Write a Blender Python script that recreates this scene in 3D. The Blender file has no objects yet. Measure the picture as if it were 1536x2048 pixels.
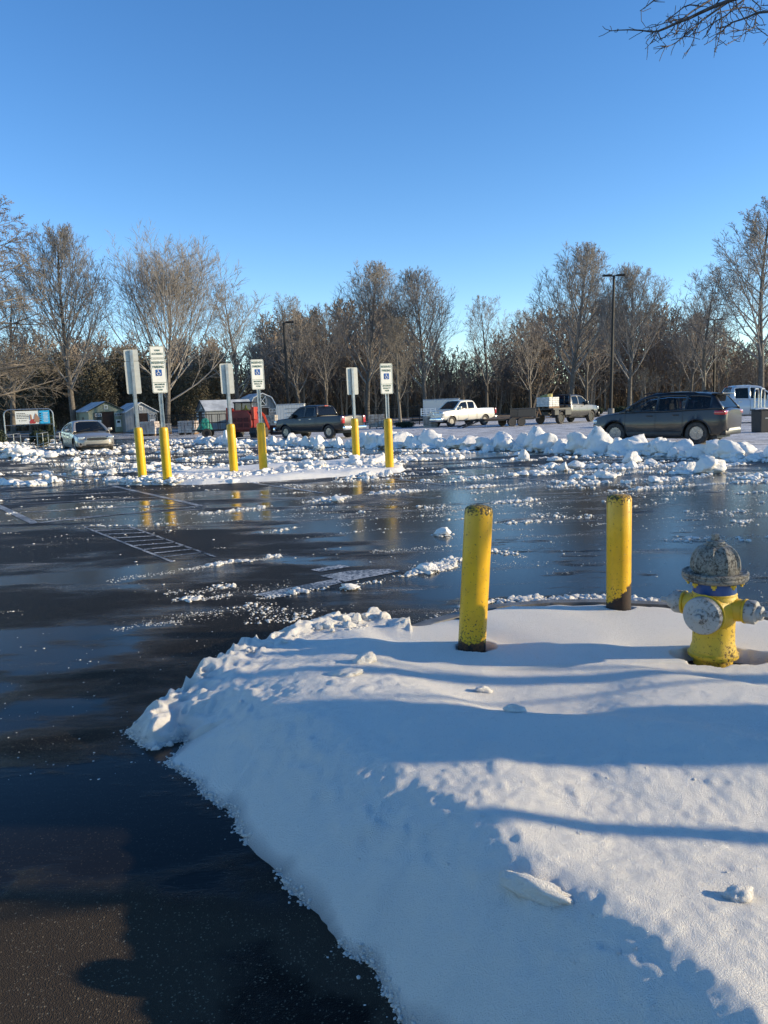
import bpy, bmesh, math, random
import numpy as np
from mathutils import Vector, Matrix

# ------------------------------------------------------------------ camera, sky, sun
FPX = 1540.0; CAMH = 1.6; PITCH = math.radians(7.72); ROLL = math.radians(-2.0)
S = bpy.context.scene
COL = S.collection
cam_d = bpy.data.cameras.new("camera"); cam = bpy.data.objects.new("camera", cam_d); COL.objects.link(cam)
cam_d.sensor_fit = 'VERTICAL'; cam_d.sensor_height = 36.0; cam_d.lens = 36.0 * FPX / 2048.0
cam_d.clip_start = 0.05; cam_d.clip_end = 3000
cam.matrix_world = Matrix.Translation((0, 0, CAMH)) @ Matrix.Rotation(math.pi / 2 - PITCH, 4, 'X') @ Matrix.Rotation(ROLL, 4, 'Z')
S.camera = cam
SUN_EL = math.radians(14.0); SUN_AZ = math.radians(94.0)   # azimuth clockwise from +Y
w = bpy.data.worlds.new("World"); S.world = w; w.use_nodes = True
wn = w.node_tree; wn.nodes.clear()
sky = wn.nodes.new('ShaderNodeTexSky'); sky.sky_type = 'NISHITA'; sky.sun_disc = False
sky.sun_elevation = SUN_EL; sky.sun_rotation = SUN_AZ; sky.air_density = 0.8; sky.dust_density = 0.0; sky.ozone_density = 1.6; sky.altitude = 100
bg = wn.nodes.new('ShaderNodeBackground'); bg.inputs[1].default_value = 0.14
wo = wn.nodes.new('ShaderNodeOutputWorld')
hs = wn.nodes.new('ShaderNodeHueSaturation'); hs.inputs['Hue'].default_value = .507; hs.inputs['Saturation'].default_value = 1.28; hs.inputs['Value'].default_value = 1.36
wn.links.new(sky.outputs[0], hs.inputs['Color']); wn.links.new(hs.outputs[0], bg.inputs[0]); wn.links.new(bg.outputs[0], wo.inputs[0])
sd = bpy.data.lights.new("sun", 'SUN'); sd.energy = 5.0; sd.angle = math.radians(0.6); sd.color = (1.0, 0.83, 0.55)
sun = bpy.data.objects.new("sun", sd); COL.objects.link(sun)
sdir = Vector((math.sin(SUN_AZ) * math.cos(SUN_EL), math.cos(SUN_AZ) * math.cos(SUN_EL), math.sin(SUN_EL)))
sun.rotation_euler = sdir.to_track_quat('Z', 'Y').to_euler()
S.view_settings.view_transform = 'Standard'; S.view_settings.look = 'None'
S.view_settings.exposure = 0.47; S.view_settings.gamma = 1.0; S.view_settings.use_curve_mapping = False

# ------------------------------------------------------------------ helpers
PI = math.pi
def ray(px, py):
    x = (px - 768) / FPX; y = (1024 - py) / FPX
    c, s = math.cos(ROLL), math.sin(ROLL); x, y = c * x - s * y, s * x + c * y
    return (x, math.cos(PITCH) + y * math.sin(PITCH), y * math.cos(PITCH) - math.sin(PITCH))
def gp(px, py, z=0.0):
    d = ray(px, py); t = (z - CAMH) / d[2]; return (d[0] * t, d[1] * t)
def hor(px): return 815.05 - 0.03492 * (px - 768)
def at(px, dep, py=None):
    """world x of a picture column at a depth"""
    d = ray(px, hor(px) if py is None else py); return d[0] / d[1] * dep
def wp(px, py, dep):
    d = ray(px, py); return Vector((d[0] / d[1] * dep, dep, CAMH + d[2] / d[1] * dep))
def lin(v):
    return tuple((c / 255 / 12.92) if c / 255 <= .04045 else ((c / 255 + .055) / 1.055) ** 2.4 for c in v)

def tag(o, label=None, cat=None, group=None, kind=None):
    if label: o['label'] = label
    if cat: o['category'] = cat
    if group: o['group'] = group
    if kind: o['kind'] = kind
    return o
def empty(name, loc, rz=0, label=None, cat=None, group=None):
    o = bpy.data.objects.new(name, None); COL.objects.link(o); o.location = loc; o.rotation_euler = (0, 0, rz)
    o.empty_display_size = .2
    return tag(o, label, cat, group)
def link(name, me, mat=None, parent=None, smooth=None):
    o = bpy.data.objects.new(name, me); COL.objects.link(o)
    if mat is not None and len(me.materials) == 0: me.materials.append(mat)
    if parent is not None: o.parent = parent
    if smooth is not None:
        me.polygons.foreach_set('use_smooth', [smooth] * len(me.polygons))
    return o
def copy_tree(o, parent=None):
    c = o.copy(); COL.objects.link(c)
    if parent is not None: c.parent = parent
    for ch in list(o.children): copy_tree(ch, c)
    return c
def npmesh(name, V, Fq):
    """V (n,3), Fq (m,k) faces all of k corners"""
    V = np.asarray(V, dtype=np.float32); Fq = np.asarray(Fq, dtype=np.int32)
    me = bpy.data.meshes.new(name); m, k = Fq.shape
    me.vertices.add(len(V)); me.vertices.foreach_set('co', V.ravel())
    me.loops.add(m * k); me.loops.foreach_set('vertex_index', Fq.ravel())
    me.polygons.add(m); me.polygons.foreach_set('loop_start', np.arange(0, m * k, k, dtype=np.int32))
    me.update(calc_edges=True); me.validate()
    return me

class MB:
    def __init__(s): s.v = []; s.f = []
    def add(s, vs, fs, M=None):
        b = len(s.v)
        for q in vs: s.v.append(tuple(M @ Vector(q)) if M is not None else tuple(q))
        for q in fs: s.f.append([b + i for i in q])
        return s
    def box(s, c, d, M=None, bev=0.0, taper=1.0):
        x, y, z = d[0] / 2, d[1] / 2, d[2] / 2
        if bev <= 0:
            vs = [(c[0] + sx * x * (taper if sz > 0 else 1), c[1] + sy * y * (taper if sz > 0 else 1), c[2] + sz * z) for sz in (-1, 1) for sy in (-1, 1) for sx in (-1, 1)]
            return s.add(vs, [(0, 2, 3, 1), (4, 5, 7, 6), (0, 1, 5, 4), (2, 6, 7, 3), (0, 4, 6, 2), (1, 3, 7, 5)], M)
        bm = bmesh.new(); bmesh.ops.create_cube(bm, size=1)
        for v in bm.verts: v.co = Vector((v.co.x * d[0] * (taper if v.co.z > 0 else 1), v.co.y * d[1] * (taper if v.co.z > 0 else 1), v.co.z * d[2]))
        bmesh.ops.bevel(bm, geom=bm.edges[:], offset=bev, segments=2, profile=.5, affect='EDGES')
        bm.verts.index_update()
        vs = [tuple(v.co + Vector(c)) for v in bm.verts]; fs = [[v.index for v in f.verts] for f in bm.faces]; bm.free()
        return s.add(vs, fs, M)
    def tube(s, pts, r, n=8, M=None, cap=True):
        pts = [Vector(p) for p in pts]
        if not hasattr(r, '__len__'): r = [r] * len(pts)
        b = []; fs = []
        up = None
        for i, p in enumerate(pts):
            d = (pts[min(i + 1, len(pts) - 1)] - pts[max(i - 1, 0)]).normalized()
            if up is None: up = Vector((0, 0, 1)) if abs(d.z) < .9 else Vector((1, 0, 0))
            a = d.cross(up).normalized(); c = a.cross(d).normalized(); up = c
            for k in range(n):
                t = 2 * PI * k / n; b.append(p + (a * math.cos(t) + c * math.sin(t)) * r[i])
        for i in range(len(pts) - 1):
            for k in range(n): fs.append((i * n + k, i * n + (k + 1) % n, (i + 1) * n + (k + 1) % n, (i + 1) * n + k))
        if cap: fs.append(tuple(range(n))[::-1]); fs.append(tuple((len(pts) - 1) * n + k for k in range(n)))
        return s.add(b, fs, M)
    def lathe(s, prof, n=32, M=None):
        """profile [(r,z)], closed at both ends"""
        b = []; fs = []
        for r, z in prof:
            for k in range(n): t = 2 * PI * k / n; b.append((r * math.cos(t), r * math.sin(t), z))
        for i in range(len(prof) - 1):
            for k in range(n): fs.append((i * n + k, i * n + (k + 1) % n, (i + 1) * n + (k + 1) % n, (i + 1) * n + k))
        if prof[0][0] > 1e-4: fs.append(tuple(range(n))[::-1])
        if prof[-1][0] > 1e-4: fs.append(tuple((len(prof) - 1) * n + k for k in range(n)))
        return s.add(b, fs, M)
    def prism(s, poly, h, M=None):
        """poly in xy, extruded in z by h"""
        n = len(poly); vs = [(p[0], p[1], 0) for p in poly] + [(p[0], p[1], h) for p in poly]
        fs = [tuple(range(n))[::-1], tuple(range(n, 2 * n))] + [(i, (i + 1) % n, n + (i + 1) % n, n + i) for i in range(n)]
        return s.add(vs, fs, M)
    def build(s, name, mat, parent=None, smooth=False, bevel=0):
        me = bpy.data.meshes.new(name); me.from_pydata(s.v, [], s.f)
        bm = bmesh.new(); bm.from_mesh(me); bmesh.ops.recalc_face_normals(bm, faces=bm.faces[:]); bm.to_mesh(me); bm.free(); me.update()
        if smooth:
            me.polygons.foreach_set('use_smooth', [True] * len(me.polygons))
            try: me.set_sharp_from_angle(angle=math.radians(38))
            except Exception: pass
        o = link(name, me, mat, parent)
        if bevel:
            m = o.modifiers.new('bevel', 'BEVEL'); m.width = bevel; m.segments = 2; m.limit_method = 'ANGLE'
        return o

T = Matrix.Translation
def RX(a): return Matrix.Rotation(a, 4, 'X')
def RY(a): return Matrix.Rotation(a, 4, 'Y')
def RZ(a): return Matrix.Rotation(a, 4, 'Z')
MXZ = Matrix(((1, 0, 0, 0), (0, 0, -1, 0), (0, 1, 0, 0), (0, 0, 0, 1)))   # poly (x,y) -> (x,z), extruded towards -y

# numpy noise
def _h(ix, iy, iz, seed):
    n = (ix * 374761393 + iy * 668265263 + iz * 2147483647 + seed * 974634777) & 0xFFFFFFFF
    n = ((n ^ (n >> 13)) * 1274126177) & 0xFFFFFFFF
    n = ((n ^ (n >> 16)) * 2246822519) & 0xFFFFFFFF
    return ((n ^ (n >> 15)) & 0xFFFFFF) / float(0xFFFFFF)
def vnoise(P, seed=0):
    P = np.asarray(P, dtype=np.float64); i = np.floor(P).astype(np.int64); f = P - i; f = f * f * (3 - 2 * f)
    r = 0
    for dx in (0, 1):
        for dy in (0, 1):
            for dz in (0, 1):
                wt = (f[:, 0] if dx else 1 - f[:, 0]) * (f[:, 1] if dy else 1 - f[:, 1]) * (f[:, 2] if dz else 1 - f[:, 2])
                r = r + wt * _h(i[:, 0] + dx, i[:, 1] + dy, i[:, 2] + dz, seed)
    return r * 2 - 1
def fbm(P, octv=4, seed=0):
    a = 1.0; r = 0; P = np.asarray(P, dtype=np.float64)
    for o in range(octv): r = r + a * vnoise(P * (2.03 ** o) + 17.3 * o, seed + o); a *= .5
    return r

# ------------------------------------------------------------------ materials
def newmat(name):
    m = bpy.data.materials.new(name); m.use_nodes = True; nt = m.node_tree
    return m, nt, nt.nodes['Principled BSDF']
def N(nt, t, **k):
    n = nt.nodes.new(t)
    for a, b in k.items(): setattr(n, a, b)
    return n
def L(nt, a, b): nt.links.new(a, b)
def noise(nt, scale, detail=4, rough=.5, vec=None, dist=0):
    n = N(nt, 'ShaderNodeTexNoise'); n.inputs['Scale'].default_value = scale; n.inputs['Detail'].default_value = detail
    n.inputs['Roughness'].default_value = rough; n.inputs['Distortion'].default_value = dist
    if vec is not None: L(nt, vec, n.inputs['Vector'])
    return n.outputs['Fac']
def ramp(nt, fac, a, b, c0=0.0, c1=1.0):
    n = N(nt, 'ShaderNodeMapRange'); n.interpolation_type = 'SMOOTHSTEP'
    L(nt, fac, n.inputs[0]); n.inputs[1].default_value = a; n.inputs[2].default_value = b; n.inputs[3].default_value = c0; n.inputs[4].default_value = c1
    return n.outputs[0]
def mth(nt, op, a, b=0.0, clamp=False):
    n = N(nt, 'ShaderNodeMath', operation=op); n.use_clamp = clamp
    for i, q in enumerate((a, b)):
        if isinstance(q, (int, float)): n.inputs[i].default_value = q
        else: L(nt, q, n.inputs[i])
    return n.outputs[0]
def mixc(nt, f, a, b):
    n = N(nt, 'ShaderNodeMix', data_type='RGBA')
    for i, q in ((0, f), (6, a), (7, b)):
        if isinstance(q, (int, float)): n.inputs[i].default_value = q
        elif isinstance(q, tuple): n.inputs[i].default_value = (*q[:3], 1)
        else: L(nt, q, n.inputs[i])
    return n.outputs[2]
def mixf(nt, f, a, b):
    n = N(nt, 'ShaderNodeMix', data_type='FLOAT')
    for i, q in ((0, f), (2, a), (3, b)):
        if isinstance(q, (int, float)): n.inputs[i].default_value = q
        else: L(nt, q, n.inputs[i])
    return n.outputs[0]
def bump(nt, p, h, strength, dist):
    n = N(nt, 'ShaderNodeBump'); n.inputs['Distance'].default_value = dist
    if isinstance(strength, (int, float)): n.inputs['Strength'].default_value = strength
    else: L(nt, strength, n.inputs['Strength'])
    L(nt, h, n.inputs['Height']); L(nt, n.outputs[0], p.inputs['Normal']); return n
def pos(nt): return N(nt, 'ShaderNodeNewGeometry').outputs['Position']
def objc(nt): return N(nt, 'ShaderNodeTexCoord').outputs['Object']
def xyz(nt, v):
    n = N(nt, 'ShaderNodeSeparateXYZ'); L(nt, v, n.inputs[0]); return n.outputs
def mapping(nt, v, scale=(1, 1, 1), rot=(0, 0, 0), loc=(0, 0, 0)):
    n = N(nt, 'ShaderNodeMapping'); L(nt, v, n.inputs[0]); n.inputs['Scale'].default_value = scale; n.inputs['Rotation'].default_value = rot; n.inputs['Location'].default_value = loc
    return n.outputs[0]
def simple(name, col, rough=.5, metal=0.0, var=.12, scale=6, coat=0.0, bmp=0.0, bscale=60, col2=None):
    m, nt, p = newmat(name); o = objc(nt)
    c2 = col2 if col2 else tuple(c * (1 - var) for c in col)
    f = noise(nt, scale, 5, .6, o)
    L(nt, mixc(nt, ramp(nt, f, .35, .65), col, c2), p.inputs['Base Color'])
    L(nt, ramp(nt, f, .3, .7, max(0, rough - .06), min(1, rough + .06)), p.inputs['Roughness'])
    p.inputs['Metallic'].default_value = metal; p.inputs['Coat Weight'].default_value = coat; p.inputs['Coat Roughness'].default_value = .05
    if bmp: bump(nt, p, noise(nt, bscale, 4, .6, o), bmp, .01)
    return m

def snow_mat(name, base=(.94, .88, .80), dirt=(.55, .50, .42), dirt_amt=.15, grain=130, gstr=1.0, sss=.0, mid=6):
    m, nt, p = newmat(name); v = pos(nt)
    d = ramp(nt, noise(nt, 2.3, 6, .65, v), .56, .78, 0, dirt_amt)
    d2 = ramp(nt, noise(nt, 160, 2, .5, v), .70, .78, 0, dirt_amt * .8)
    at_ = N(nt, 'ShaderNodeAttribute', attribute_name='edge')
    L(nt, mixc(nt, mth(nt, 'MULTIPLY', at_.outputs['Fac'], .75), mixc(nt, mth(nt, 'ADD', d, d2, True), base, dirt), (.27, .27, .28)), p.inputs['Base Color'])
    p.inputs['Roughness'].default_value = .62; p.inputs['Specular IOR Level'].default_value = .5
    if sss:
        p.inputs['Subsurface Weight'].default_value = sss; p.inputs['Subsurface Radius'].default_value = (1.0, .95, .9); p.inputs['Subsurface Scale'].default_value = .012
    vo = N(nt, 'ShaderNodeTexVoronoi'); vo.inputs['Scale'].default_value = grain * 2.2; L(nt, v, vo.inputs['Vector'])
    h = mth(nt, 'ADD', noise(nt, grain, 6, .75, v), mth(nt, 'MULTIPLY', vo.outputs['Distance'], .5))
    h = mth(nt, 'ADD', h, mth(nt, 'MULTIPLY', noise(nt, mid, 4, .6, v), .9))
    bump(nt, p, h, gstr, .016)
    # icy crystals: few cells are glossy
    vs = N(nt, 'ShaderNodeTexVoronoi'); vs.inputs['Scale'].default_value = 300; L(nt, v, vs.inputs['Vector'])
    L(nt, ramp(nt, vs.outputs['Color'], .86, .9, .62, .12), p.inputs['Roughness'])
    return m

M = {}
M['snow'] = snow_mat('snow_surface', dirt_amt=.06, sss=.35)
M['snow_far'] = snow_mat('snow_rubble_far', base=(.84, .80, .74), dirt_amt=.5, grain=30, gstr=.8, mid=9)
M['slush'] = snow_mat('snow_slush', base=(.74, .71, .66), dirt=(.40, .35, .28), dirt_amt=.6, grain=70, gstr=.7)
M['metal'] = simple('galvanised_steel', (.50, .51, .50), .42, .85, .25, 9)
M['alu'] = simple('sign_back_aluminium', (.62, .61, .55), .5, .35, .12, 7)
M['signwhite'] = simple('reflective_white', (.86, .84, .76), .4, 0, .06, 5)
M['signblue'] = simple('sign_blue', (.012, .10, .38), .4, 0, .1, 5)
M['signgreen'] = simple('sign_green_ink', (.05, .12, .075), .5, 0, .1, 8)
M['white'] = simple('white_paint', (.78, .77, .74), .4, 0, .1, 4)
M['black'] = simple('black_plastic', (.018, .018, .02), .45, 0, .3, 8)
M['rubber'] = simple('tyre_rubber', (.022, .021, .02), .8, 0, .35, 10, col2=(.06, .055, .05))
M['rim'] = simple('alloy_rim', (.26, .26, .26), .3, .8, .2, 6)
M['darkrim'] = simple('dark_rim', (.05, .05, .05), .35, .7, .2, 6)
M['chrome'] = simple('chrome_trim', (.7, .7, .7), .15, 1.0, .1, 6)
M['redlens'] = simple('red_lens', (.45, .012, .012), .15, 0, .2, 9, coat=1)
M['lens'] = simple('clear_lens', (.55, .56, .56), .12, .4, .3, 20, coat=1)
M['seat'] = simple('seat_cloth', (.03, .03, .033), .9, 0, .2)
M['bark'] = simple('tree_bark', (.15, .13, .11), .9, 0, .45, 8, bmp=.5, bscale=25)
M['bark_pale'] = simple('pale_bark', (.21, .185, .15), .9, 0, .4, 8)
M['twig'] = simple('winter_twigs', (.30, .275, .25), .85, 0, .4, 2)
M['twig_brown'] = simple('russet_twigs', (.24, .205, .17), .85, 0, .4, 2)
M['wood_far'] = simple('distant_bare_wood', (.21, .175, .14), .95, 0, .5, .25, col2=(.29, .23, .175))
M['wood_bush'] = simple('undergrowth_stems', (.27, .205, .14), .95, 0, .5, .4)
M['evergreen'] = simple('evergreen_needles', (.085, .080, .048), .8, 0, .4, 1.5, col2=(.15, .125, .085))
M['hedge'] = simple('hedge_leaves', (.035, .05, .02), .7, 0, .4, 3)
M['nearbark'] = simple('near_twig_bark', (.10, .085, .08), .85, 0, .4, 30)
M['kerb'] = simple('kerb_concrete', (.19, .18, .165), .55, 0, .4, 6, bmp=.4)
M['frame'] = simple('black_iron', (.015, .015, .016), .5, .3, .2)
M['orange'] = simple('orange_red_enamel', (.42, .045, .022), .45, 0, .2, 4)
M['darkred'] = simple('faded_red_panel', (.22, .022, .018), .5, 0, .25, 4)
M['teal'] = simple('teal_tarp', (.02, .22, .17), .5, 0, .4, 5)
M['block'] = simple('wrapped_paver_block', (.36, .29, .26), .6, 0, .45, 1.6, col2=(.50, .47, .44))
M['stone'] = simple('stacked_stone', (.42, .38, .33), .8, 0, .5, 3, col2=(.2, .17, .14))
M['wood'] = simple('weathered_timber', (.24, .15, .09), .8, 0, .4, 7)
M['pole'] = simple('dark_lamp_pole', (.012, .011, .011), .5, .3, .2)
M['poster_blue'] = simple('poster_blue', (.04, .42, .72), .4, 0, .05)
M['poster_red'] = simple('poster_red', (.45, .05, .05), .4, 0, .1)
M['skin'] = simple('poster_tan', (.45, .25, .16), .5, 0, .2, 20)
M['hazel'] = simple('high_visibility_yellow', (.45, .6, .03), .6)

def paint(name, col, metal=.5, rough=.32, coat=.8):
    m, nt, p = newmat(name); o = objc(nt)
    z = xyz(nt, o)[2]
    salt = mth(nt, 'MULTIPLY', ramp(nt, z, .75, .2), ramp(nt, noise(nt, 5, 5, .7, o), .3, .7, .05, .42))
    L(nt, mixc(nt, salt, col, (.17, .155, .13)), p.inputs['Base Color'])
    L(nt, mixf(nt, salt, rough, .7), p.inputs['Roughness'])
    p.inputs['Metallic'].default_value = metal
    p.inputs['Coat Weight'].default_value = coat; L(nt, mixf(nt, salt, .05, .6), p.inputs['Coat Roughness'])
    return m
M['suvpaint'] = paint('grey_car_paint', (.028, .024, .022), .2, .34, .45)
M['silver'] = paint('silver_beige_paint', (.36, .325, .28), .5)
M['blackpaint'] = paint('black_truck_paint', (.008, .007, .009), .0, .4, .3)
M['whitepaint'] = paint('white_truck_paint', (.66, .63, .55), .0, .4)
M['greypaint'] = paint('grey_truck_paint', (.055, .052, .046), .3)
M['vanpaint'] = paint('pale_silver_truck_paint', (.46, .49, .53), .2)

def glass_mat(name, tint, amt):
    m, nt, p = newmat(name)
    t = N(nt, 'ShaderNodeBsdfTransparent'); t.inputs[0].default_value = (*tint, 1)
    p.inputs['Base Color'].default_value = (.01, .012, .014, 1); p.inputs['Roughness'].default_value = .04
    L(nt, noise(nt, 9, 2, .5, objc(nt)), p.inputs['Coat Roughness'])
    mx = N(nt, 'ShaderNodeMixShader'); mx.inputs[0].default_value = amt
    L(nt, p.outputs[0], mx.inputs[1]); L(nt, t.outputs[0], mx.inputs[2])
    L(nt, mx.outputs[0], nt.nodes['Material Output'].inputs['Surface'])
    return m
M['glass'] = glass_mat('car_glass', (.75, .8, .8), .55)
M['darkglass'] = glass_mat('tinted_glass', (.25, .27, .28), .35)

def bollard_mat(name, rust_h, black_side=False, speck=.5, top=1.0):
    m, nt, p = newmat(name); o = objc(nt); X = xyz(nt, o)
    yellow = mixc(nt, ramp(nt, noise(nt, 7, 4, .6, o), .3, .7), (.68, .385, .004), (.58, .32, .006))
    edge = noise(nt, 11, 5, .7, o)
    # flecks, denser to the top and the foot
    fl = noise(nt, 75, 3, .65, o)
    dens = mth(nt, 'ADD', ramp(nt, X[2], top - .08, top - .005, 0, .18), ramp(nt, X[2], .42, .16, 0, .10))
    dens = mth(nt, 'ADD', dens, ramp(nt, noise(nt, 4, 3, .5, o), .4, .75, 0, .05 * speck))
    fmask = ramp(nt, mth(nt, 'ADD', fl, dens), .655, .675)
    c = mixc(nt, fmask, yellow, (.075, .06, .025))
    h = mth(nt, 'ADD', X[2], mth(nt, 'MULTIPLY', mth(nt, 'SUBTRACT', edge, .5), -.16))
    if black_side: h = mth(nt, 'ADD', h, mth(nt, 'MULTIPLY', X[0], .9))
    rm = ramp(nt, h, rust_h + .006, rust_h - .006)
    rustc = mixc(nt, ramp(nt, noise(nt, 22, 4, .7, o), .4, .65), (.02, .014, .012), (.13, .05, .018) if not black_side else (.035, .018, .012))
    L(nt, mixc(nt, rm, c, rustc), p.inputs['Base Color'])
    L(nt, mixf(nt, mth(nt, 'MAXIMUM', fmask, rm), .34, .85), p.inputs['Roughness'])
    hh = mth(nt, 'ADD', mth(nt, 'MULTIPLY', mth(nt, 'MAXIMUM', fmask, rm), -.6), mth(nt, 'MULTIPLY', noise(nt, 5, 3, .5, o), .8))
    bump(nt, p, hh, .4, .006)
    return m
TOP1, TOP2 = [math.hypot(0, wp(tx, ty, gp(bx, by, bz)[1]).z - .02) for bx, by, bz, tx, ty in ((941, 1302, .12, 958, 1013), (1237, 1217, .15, 1238.5, 990))]
M['boll1'] = bollard_mat('chipped_yellow_paint', .165, top=TOP1)
M['boll2'] = bollard_mat('scraped_yellow_paint', .255, True, top=TOP2)
M['sleeve'] = simple('yellow_plastic_sleeve', (.74, .43, .004), .35, 0, .1, 3, col2=(.64, .36, .006))

def hydrant_mat(name, ca, cb, amt, sc=35):
    m, nt, p = newmat(name); o = objc(nt)
    f = noise(nt, sc, 6, .72, o); g = noise(nt, 6, 3, .5, o)
    mk = ramp(nt, mth(nt, 'ADD', f, mth(nt, 'MULTIPLY', g, .5)), amt - .04, amt + .10)
    L(nt, mixc(nt, mk, ca, cb), p.inputs['Base Color']); L(nt, mixf(nt, mk, .45, .9), p.inputs['Roughness'])
    bump(nt, p, mth(nt, 'ADD', f, mth(nt, 'MULTIPLY', mk, -.4)), .45, .008)
    return m
M['hy_yellow'] = hydrant_mat('hydrant_yellow', (.60, .38, .02), (.12, .08, .02), .92)
M['hy_lower'] = hydrant_mat('hydrant_peeling_yellow', (.56, .36, .015), (.06, .04, .015), .795, 60)
M['hy_silver'] = hydrant_mat('hydrant_silver', (.34, .33, .31), (.12, .105, .09), .80, 45)
M['hy_bonnet'] = hydrant_mat('hydrant_weathered_bonnet', (.24, .22, .18), (.07, .058, .045), .76, 70)
M['hy_blue'] = simple('hydrant_blue_band', (.015, .075, .27), .4, 0, .25, 8)
M['soil'] = simple('wet_mulch', (.025, .017, .012), .7, 0, .5, 40, bmp=1, bscale=80)

def siding(name, col, vertical=True, sp=.3):
    m, nt, p = newmat(name); o = objc(nt); X = xyz(nt, o)
    s = mth(nt, 'ADD', X[0], X[1]) if vertical else X[2]
    g = mth(nt, 'PINGPONG', s, sp / 2); gm = ramp(nt, g, .0, .03)
    L(nt, mixc(nt, gm, tuple(c * .55 for c in col), mixc(nt, noise(nt, 2, 4, .6, o), col, tuple(c * .8 for c in col))), p.inputs['Base Color'])
    p.inputs['Roughness'].default_value = .75; bump(nt, p, gm, .5, .02)
    return m
M['shed_green'] = siding('sage_siding', (.30, .32, .23))
M['shed_grey'] = siding('grey_siding', (.31, .325, .33))
M['shed_slate'] = siding('slate_siding', (.19, .205, .215))
M['shed_dark'] = simple('dark_green_trim', (.025, .035, .03), .6)
M['door_shade'] = simple('doorway_shade', (.04, .022, .016), .9)
M['roof'] = simple('snowy_metal_roof', (.46, .49, .53), .5, 0, .3, .8, col2=(.26, .28, .31))
M['whitesiding'] = siding('white_ribbed_panel', (.56, .58, .58), True, .25)

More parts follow.
